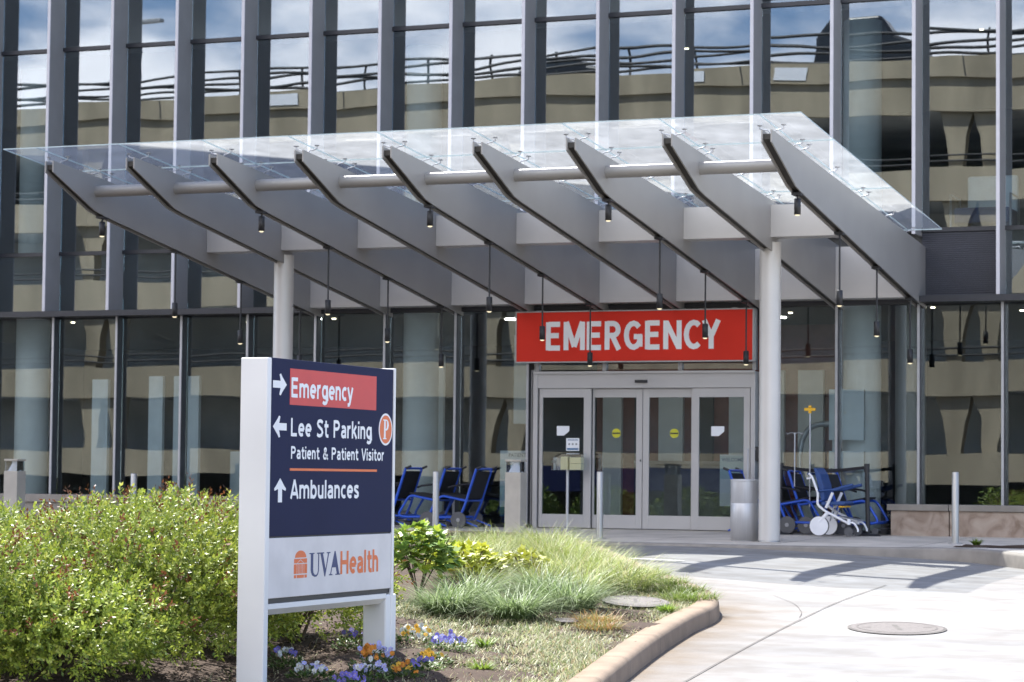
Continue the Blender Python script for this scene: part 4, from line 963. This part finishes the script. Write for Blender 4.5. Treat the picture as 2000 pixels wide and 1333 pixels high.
for i, (x, y, lab) in enumerate([(16.56,-18.0,'orange brown tuft of dry grass in front of the oval cover'),(16.74,-18.5,'orange and green dry tuft near the kerb joint')]):
    o = link('dry_tuft', ob); o.location = (x,y,zb(x,y)-.02); o.rotation_euler.z = i*2.1; tag(o, lab, 'grass tuft', 'dry tufts in the ground cover')
# dry ground cover: uncountable short blades
def kerb_x(y):
    b = min(kl, key=lambda p: abs(p.y-y)); return b.x
kxs = np.array([p.x for p in kl]); kys = np.array([p.y for p in kl]); od = np.argsort(kys)
n = 80000
Yy = rng.uniform(-24.5, -13.2, n); Xk = np.interp(Yy, kys[od], kxs[od]); Xx = Xk-.19-rng.random(n)**1.1*2.3
dens = np.sin(Xx*4.1+Yy*2.2)*.5+np.sin(Xx*9.3-Yy*6.1)*.35+np.sin(Yy*13+Xx*3)*.25
mul = ((Xx < 15.95+np.clip((Yy+21.0)*-.55, 0, .95)) & (Yy < -20.0)) | ((Xx < 15.5) & (Yy < -18.9))
ok = (dens+rng.normal(0, .35, n) > -.45) & ~(mul & (rng.random(n) < .93))
Xx, Yy = Xx[ok], Yy[ok]; n = len(Xx)
Zz = np.array([zb(a, b)-.035 for a, b in zip(Xx, Yy)])
P = np.stack([Xx, Yy, Zz], 1); a = rng.uniform(0, 6.28, n); tl = rng.uniform(.3, 1.35, n)
D = nz(np.stack([np.cos(a)*np.sin(tl), np.sin(a)*np.sin(tl), np.cos(tl)], 1))
me = blade_mesh('ground_cover', P, D, rng.uniform(.04, .10, n), rng.uniform(.004, .009, n), rng.uniform(.2, .9, n), mixc([(.46,.42,.25),(.36,.37,.20),(.20,.25,.09),(.36,.25,.13),(.14,.19,.06)], [4,3,3,1.2,1.5], n), M['grass'], 2)
o = link('ground_cover', me, None, 0, 'stuff'); tag(o, 'dry straw coloured ground cover filling the bed along the kerb', 'ground cover')
# bark mulch
n = 16000
Yy = rng.uniform(-25, -17, n); Xx = rng.uniform(14.2, 17.1, n); Xk = np.interp(Yy, kys[od], kxs[od]); ok = Xx < Xk-.2; Xx, Yy = Xx[ok], Yy[ok]; n = len(Xx)
P = np.stack([Xx, Yy, np.array([zb(a, b)-.022 for a, b in zip(Xx, Yy)])+.03*np.sin(Xx*2.3+Yy*1.7)*.9], 1)
a = rng.uniform(0, 6.28, n); A = nz(np.stack([np.cos(a), np.sin(a), rng.normal(0, .25, n)], 1)); Sd = nz(np.cross(A, np.array([[0,0,1.]])+rng.normal(0,.3,(n,3))))
me = leaf_mesh('bark_mulch', P, A, Sd, rng.uniform(.018,.05,n), rng.uniform(.006,.018,n), mixc([(.10,.066,.045),(.05,.034,.024),(.22,.165,.12),(.035,.026,.02)], [4,4,1.3,2], n, .25), M['chip'], .08)
o = link('bark_mulch', me, None, 0, 'stuff'); tag(o, 'brown bark mulch spread under the sign and shrubs', 'mulch')
# pansies
VIO = (.20,.17,.50); LAV = (.42,.42,.68); WHT = (.72,.74,.72); ORA = (.66,.25,.04); YEL = (.70,.43,.06)
def pansy(x, y, rad, h, cols, label, seed, nf=18):
    t = thing('pansy_clump', label, 'flowers', (x,y,zb(x,y)-.03), 0, 'pansy clumps around the sign'); r = np.random.default_rng(seed)
    n = 260; a = r.uniform(0,6.28,n); q = np.sqrt(r.random(n))*rad; P = np.stack([np.cos(a)*q, np.sin(a)*q, r.uniform(.02, .8, n)*h*(1-(q/rad)**2*.6)], 1)
    A = nz(np.stack([np.cos(a+r.normal(0,.8,n)), np.sin(a+r.normal(0,.8,n)), r.uniform(.1,.9,n)], 1)); Sd = nz(np.cross(A, np.array([[0,0,1.]])+r.normal(0,.2,(n,3))))
    link('foliage', leaf_mesh('foliage', P, A, Sd, r.uniform(.025,.05,n), r.uniform(.012,.022,n), mixc([(.05,.10,.02),(.08,.14,.03),(.14,.19,.05)], [3,3,2], n), M['leaf'], .06), t)
    for ci, c in enumerate(cols):
        Pm, Am, Sm, Lm, Wm, Cm = [], [], [], [], [], []
        for k in range(nf//len(cols)+1):
            a = r.uniform(0,6.28); q = math.sqrt(r.random())*rad*.95; sx = (ci/(len(cols))-.3)*rad*.9 if len(cols) > 1 else 0
            c0 = np.array([math.cos(a)*q*.75+sx*.4, math.sin(a)*q*.75-sx*.6, h*(.62+.4*r.random())*(1-(q/rad)**2*.4)+.012])
            f = np.array([.45,-.75,.45])+r.normal(0,.4,3); f /= np.linalg.norm(f); u = np.cross(f, [0,0,1.]); u /= np.linalg.norm(u); v = np.cross(u, f)
            for ang, s in ((PI/2,1.05),(PI/2+.95,1),(PI/2-.95,1),(PI+.75,1.0),(-.75,1.0),(-PI/2,1.15)):
                d = u*math.cos(ang)+v*math.sin(ang); w = -u*math.sin(ang)+v*math.cos(ang)
                Pm.append(c0-d*.002); Am.append(d); Sm.append(w); Lm.append(.0225*s); Wm.append(.026); Cm.append(np.array(c)*(1+r.normal(0,.12)))
            Pm.append(c0+f*.002-v*.004); Am.append(v); Sm.append(u); Lm.append(.007); Wm.append(.008); Cm.append(np.array((.75,.5,.05)) if c != YEL else np.array((.3,.1,.02)))
        link('blooms', leaf_mesh('blooms', np.array(Pm), np.array(Am), np.array(Sm), np.array(Lm), np.array(Wm), np.clip(np.array(Cm),.01,.85), M['petal'], .03), t)
pansy(16.42,-21.95,.17,.20,[LAV,ORA],'tall pansy clump of lavender and orange blooms before the right post',41,30)
pansy(16.62,-22.45,.15,.14,[WHT,LAV],'white and lavender pansy clump left of the orange blooms',42,20)
pansy(16.75,-22.22,.12,.12,[YEL,ORA],'yellow and orange pansy clump at the bottom edge',43,18)
pansy(16.72,-21.80,.14,.11,[VIO],'violet pansy clump in the shade right of the post',44,10)
pansy(16.38,-20.62,.17,.15,[VIO,LAV],'violet pansy clump among the ground cover right of the sign',45,28)
pansy(15.96,-20.30,.18,.14,[WHT,WHT,YEL],'white pansy clump with few yellow blooms right of the sign',46,30)
pansy(16.60,-21.42,.13,.13,[YEL],'small yellow pansy clump right of the post base',47,9)
pansy(15.78,-20.95,.15,.15,[VIO],'violet pansy clump in shade under the sign panel',48,10)
pansy(15.86,-22.2,.14,.15,[VIO,WHT],'violet and white pansy clump beside the left post',49,10)
pansy(16.22,-22.50,.15,.10,[LAV,WHT],'pale lavender and white pansy clump under the sign panel',50,14)
pansy(16.66,-22.82,.16,.10,[VIO],'deep violet pansy clump cut by the bottom edge',51,18)
for i, (x, y, lab, nn) in enumerate([(17.0,-21.5,'small bright green weed in the ground cover near the kerb corner',18),(16.72,-16.75,'small bright green weed beside the kerb below the oval cover',26),(16.44,-20.1,'tiny green sprout beside the violet pansies',12),(16.66,-3.6,'spiky green plant at the foot of the right bollard',30)]):
    z = zb(x,y)-.03 if y < -8 else -.05
    t = link('weed', grass_mesh(60+i, nn*4, .13, .04, [(.15,.24,.03),(.20,.28,.04)], [1,1], .016, .35, (.2,.7))); t.location = (x,y,z); tag(t, lab, 'weed')
# soil patch at right on the sidewalk
grid('soil_patch', [16.5+.1*i for i in range(30)], [-4.35+.1*i for i in range(9)], lambda x, y: zw(y)+.008+.012*math.sin(x*7)*math.cos(y*9), M['mulch'])

# ------------------------------------------------------------------ what the glass reflects: garage behind the viewer
gar = thing('parking_garage', 'beige concrete parking garage with cable railings reflected in the glass', 'garage', (-16,-62,-1))
YG = -60
lv = [(.75,1.9,0),(4.2,5.5,0),(8.0,9.3,0),(11.8,13.0,0),(15.3,17.4,0)]
for k, (z0, z1, _) in enumerate(lv):
    mb = B(-62, 14, YG-.25, YG, z0, z1)
    if k == 4: mb.box(-62, 14, YG+.001, YG+.18, 16.6, 17.4)
    mb.build('spandrel', M['garage'], gar, True)
    B(-62, 14, YG-24, YG-.26, z0+.05, z0+.4).build('deck', M['garagedark'], gar, True)
    if k < 3: B(-62, 14, YG-5.2, YG-5.0, z0+.41, lv[k+1][0]+.04).build('added_inner_wall', M['garagedark'], gar, True)  # wall added close behind the openings to lighten the dark bays
B(-62, 14, YG-24.4, YG-24, -1.4, 16).build('rear_wall', M['garagedark'], gar, True)
for x in (-54.2, -36.6, -35.2, -17.2, -15.8, 2.6, 4.0):
    mb = MB()
    for z0, z1 in ((1.9,4.2),(5.5,8.0),(9.3,11.8),(13.0,15.3)):
        mb.prism([(x-.28,z0),(x+.28,z0),(x+.42,z1-.9),(x+.68,z1),(x-.68,z1),(x-.42,z1-.9)], lambda p, d: (p[0], d, p[1]), YG-.9, YG-.3)
    mb.build('pier', M['garage'], gar, True)
for k, (z0, z1, _) in list(enumerate(lv))[4:]:
    mb = MB()
    for x in np.arange(-60, 14, 9.0): mb.box(x-.03, x+.03, YG+.0005+(.18 if k == 4 else 0), YG+.012+(.18 if k == 4 else 0), z0+.02 if k < 4 else 16.62, z1-.02)
    mb.build('panel_joint', M['darkline'], gar, True)
rl = MB()
for q, z in enumerate((17.55, 17.78, 18.0, 18.22, 18.46)):
    rl.tube([(-62+.75*i, YG-.1+.03*q, z+.10*math.sin(i*.75*.62+q*1.9)+.06*math.sin(i*.75*.27+q*2.7)) for i in range(102)], .062, 6)
for x in range(-62, 15, 3): rl.box(x-.04, x+.04, YG-.14, YG-.06, 17.4, 18.5)
for z0 in (5.5, 9.3, 13.0):
    for dz in (.25, .5): rl.tube([(-62,YG-.1,z0+dz),(14,YG-.1,z0+dz)], .04, 6)
rl.build('cable_railing', M['black'], gar, True)
B(-15,-3,-57.6,-57.5,.25,1.25).build('blue_board', M['navy'], gar, True)
sg = MB(); 
for x in (-44, -27.5, -9, -4.5): sg.box(x, x+1.4, YG+.19, YG+.22, 16.75, 17.25)
sg.build('sign_plate', M['paper'], gar, True)
for hx, seed in ((-13.2,71),(-9.6,72),(-6.3,73)):
    th = thing('hedge_shrub', {71:'broad green hedge shrub, left one reflected in the doors',72:'broad green hedge shrub, middle one reflected in the doors',73:'broad green hedge shrub, right one reflected in the doors'}[seed], 'shrub', (hx,-54.6,-1.6), 0, 'hedge shrubs before the garage'); r = np.random.default_rng(seed)
    nn_ = 5000; d = nz(r.normal(0,1,(nn_,3))); d[:,2] = np.abs(d[:,2]); q = r.uniform(.6,1.05,nn_)*(1+lump(d, seed))
    P = d*q[:,None]*np.array([1.9,1.1,2.0]); A = nz(d+r.normal(0,.6,(nn_,3))); Sd = nz(np.cross(A, r.normal(0,1,(nn_,3))))
    link('foliage', leaf_mesh('foliage', P, A, Sd, r.uniform(.12,.24,nn_), r.uniform(.06,.12,nn_), mixc([(.07,.12,.02),(.11,.16,.03),(.18,.21,.04)],[3,3,1.5],nn_), M['leaf'], .05), th)
    MB().tube([(0,0,0),(0,0,1.2)], [.09,.05], 8).build('stem', M['bark'], th)
# street lamps on the garage roof
def lamp(x, y, z, h, lab):
    t = thing('street_lamp', lab, 'street lamp', (x,y,z), 0, 'lamps on the garage roof')
    MB().tube([(0,0,0),(0,0,h)], [.14,.08], 10).build('pole', M['hub'], t)
    mb = B(-.1,1.2,-.16,.16,h-.05,h+.1); mb.box(-1.2,-.1,-.16,.16,h-.05,h+.1); mb.build('lamp_head', M['hub'], t, False, .03)
lamp(-35.3, -62, 15.7, 5.7, 'grey double headed lamp reflected in the third bay from left')
lamp(-10, -64, 15.7, 7.5, 'tall grey lamp reflected in the upper panes right of middle')
def car(x, y, z, m, lab, h=1.5, van=False):
    t = thing('parked_car', lab, 'car', (x,y,z), 0, 'cars parked on the garage roof'); k = h/1.5
    prof = [(-2.2,.35),(-2.25,.75),(-2.1,.95*k),(-1.5,1.42*k if van else 1.0*k),(-1.0,1.47*k),(.3,1.5*k),(1.0,1.02*k),(2.0,.85*k),(2.25,.6),(2.2,.35)]
    MB().prism(prof, lambda p, d: (p[0], d, p[1]), -.88, .88).build('body', m, t, False, .12)
    gl = [(-1.35,1.02*k),(-.95,1.38*k),(.25,1.40*k),(.8,1.04*k)]
    mb = MB()
    for s in (-1, 1): mb.prism(gl, lambda p, d: (p[0], d, p[1]), s*.882, s*.89)
    mb.build('side_window', M['carglass'], t)
    for xx in (-1.35, 1.4):
        for s in (-1, 1):
            w = MB().tube([(xx,s*.9-.1,.34),(xx,s*.9+.06,.34)], .34, 20).build('wheel', M['tyre'], t); MB().tube([(xx,s*.9-.11,.34),(xx,s*.9+.075,.34)], .2, 14).build('rim', M['hub'], w)
car(-14.5,-63,17.1,M['carpaint'],'dark car reflected above the railing near the middle panes',1.55)
car(-1.2,-62.6,17.1,M['carpaint'],'black van reflected in the upper right panes',2.6,True)

# ------------------------------------------------------------------ light, sky, camera
SUN = Vector((-.385, .46, .80)).normalized()
sl = bpy.data.lights.new('sun', 'SUN'); sl.energy = 5.0; sl.angle = math.radians(.53); sl.color = (1, .975, .93)
so = bpy.data.objects.new('sun', sl); COL.objects.link(so); so.rotation_euler = SUN.to_track_quat('Z', 'Y').to_euler()
w = bpy.data.worlds.new('World'); sc.world = w; w.use_nodes = True; nt = w.node_tree; nt.nodes.clear()
ow = nt.nodes.new('ShaderNodeOutputWorld'); bg = nt.nodes.new('ShaderNodeBackground'); bg.inputs[1].default_value = .085
sky = nt.nodes.new('ShaderNodeTexSky'); sky.sky_type = 'NISHITA'; sky.sun_disc = False; sky.sun_elevation = math.asin(SUN.z); sky.sun_rotation = math.atan2(SUN.x, SUN.y); sky.air_density = 1.0; sky.dust_density = .3
tc = nt.nodes.new('ShaderNodeTexCoord')
mp = nt.nodes.new('ShaderNodeMapping'); mp.inputs['Scale'].default_value = (1.0, 1.0, 2.2); mp.inputs['Location'].default_value = (.35, .1, .2); L(nt, tc.outputs['Generated'], mp.inputs[0])
cn = nt.nodes.new('ShaderNodeTexNoise'); cn.inputs['Scale'].default_value = 7.0; cn.inputs['Detail'].default_value = 9; cn.inputs['Roughness'].default_value = .52; L(nt, mp.outputs[0], cn.inputs['Vector'])
cr = nt.nodes.new('ShaderNodeMapRange'); cr.interpolation_type = 'SMOOTHSTEP'; cr.inputs[1].default_value = .34; cr.inputs[2].default_value = .54; L(nt, cn.outputs[0], cr.inputs[0])
dt = nt.nodes.new('ShaderNodeVectorMath'); dt.operation = 'DOT_PRODUCT'; dt.inputs[1].default_value = (-.37, -.90, .10); L(nt, tc.outputs['Generated'], dt.inputs[0])
dr = nt.nodes.new('ShaderNodeMapRange'); dr.interpolation_type = 'SMOOTHSTEP'; dr.inputs[1].default_value = .45; dr.inputs[2].default_value = .85; dr.inputs[3].default_value = .12; L(nt, dt.outputs['Value'], dr.inputs[0])
dm = nt.nodes.new('ShaderNodeMath'); dm.operation = 'MULTIPLY'; L(nt, cr.outputs[0], dm.inputs[0]); L(nt, dr.outputs[0], dm.inputs[1])
mx = nt.nodes.new('ShaderNodeMix'); mx.data_type = 'RGBA'; mx.inputs[7].default_value = (16.0, 15.8, 16.8, 1); L(nt, dm.outputs[0], mx.inputs[0]); bl = nt.nodes.new('ShaderNodeMix'); bl.data_type = 'RGBA'; bl.blend_type = 'MULTIPLY'; bl.inputs[0].default_value = 1; bl.inputs[7].default_value = (.94, 1.06, 1.30, 1); L(nt, sky.outputs[0], bl.inputs[6])
L(nt, bl.outputs[2], mx.inputs[6])
L(nt, mx.outputs[2], bg.inputs[0]); L(nt, bg.outputs[0], ow.inputs[0])

yaw, pit, rol = 0.386205, 0.053897, 0.010179
F = 4918.15
fw = Vector((-math.sin(yaw)*math.cos(pit), math.cos(yaw)*math.cos(pit), math.sin(pit)))
r0 = Vector((math.cos(yaw), math.sin(yaw), 0)); u0 = r0.cross(fw)
rr = r0*math.cos(rol)+u0*math.sin(rol); uu = -r0*math.sin(rol)+u0*math.cos(rol)
cam = bpy.data.cameras.new('camera'); co = bpy.data.objects.new('camera', cam); COL.objects.link(co)
mw = Matrix((( rr.x, uu.x, -fw.x, 23.6034), (rr.y, uu.y, -fw.y, -37.2563), (rr.z, uu.z, -fw.z, .8006), (0,0,0,1)))
co.matrix_world = mw
cam.sensor_width = 36; cam.sensor_fit = 'HORIZONTAL'; cam.lens = F/2000*36; cam.clip_start = .1; cam.clip_end = 1500
cam.dof.use_dof = True; cam.dof.focus_distance = 18.5; cam.dof.aperture_fstop = 7.1
sc.camera = co
sc.view_settings.view_transform = 'Standard'; sc.view_settings.look = 'None'; sc.view_settings.exposure = 1.45; sc.view_settings.gamma = 1
sc.cycles.max_bounces = 10; sc.cycles.transparent_max_bounces = 20; sc.cycles.glossy_bounces = 5; sc.cycles.diffuse_bounces = 4
sc.cycles.sample_clamp_indirect = 6
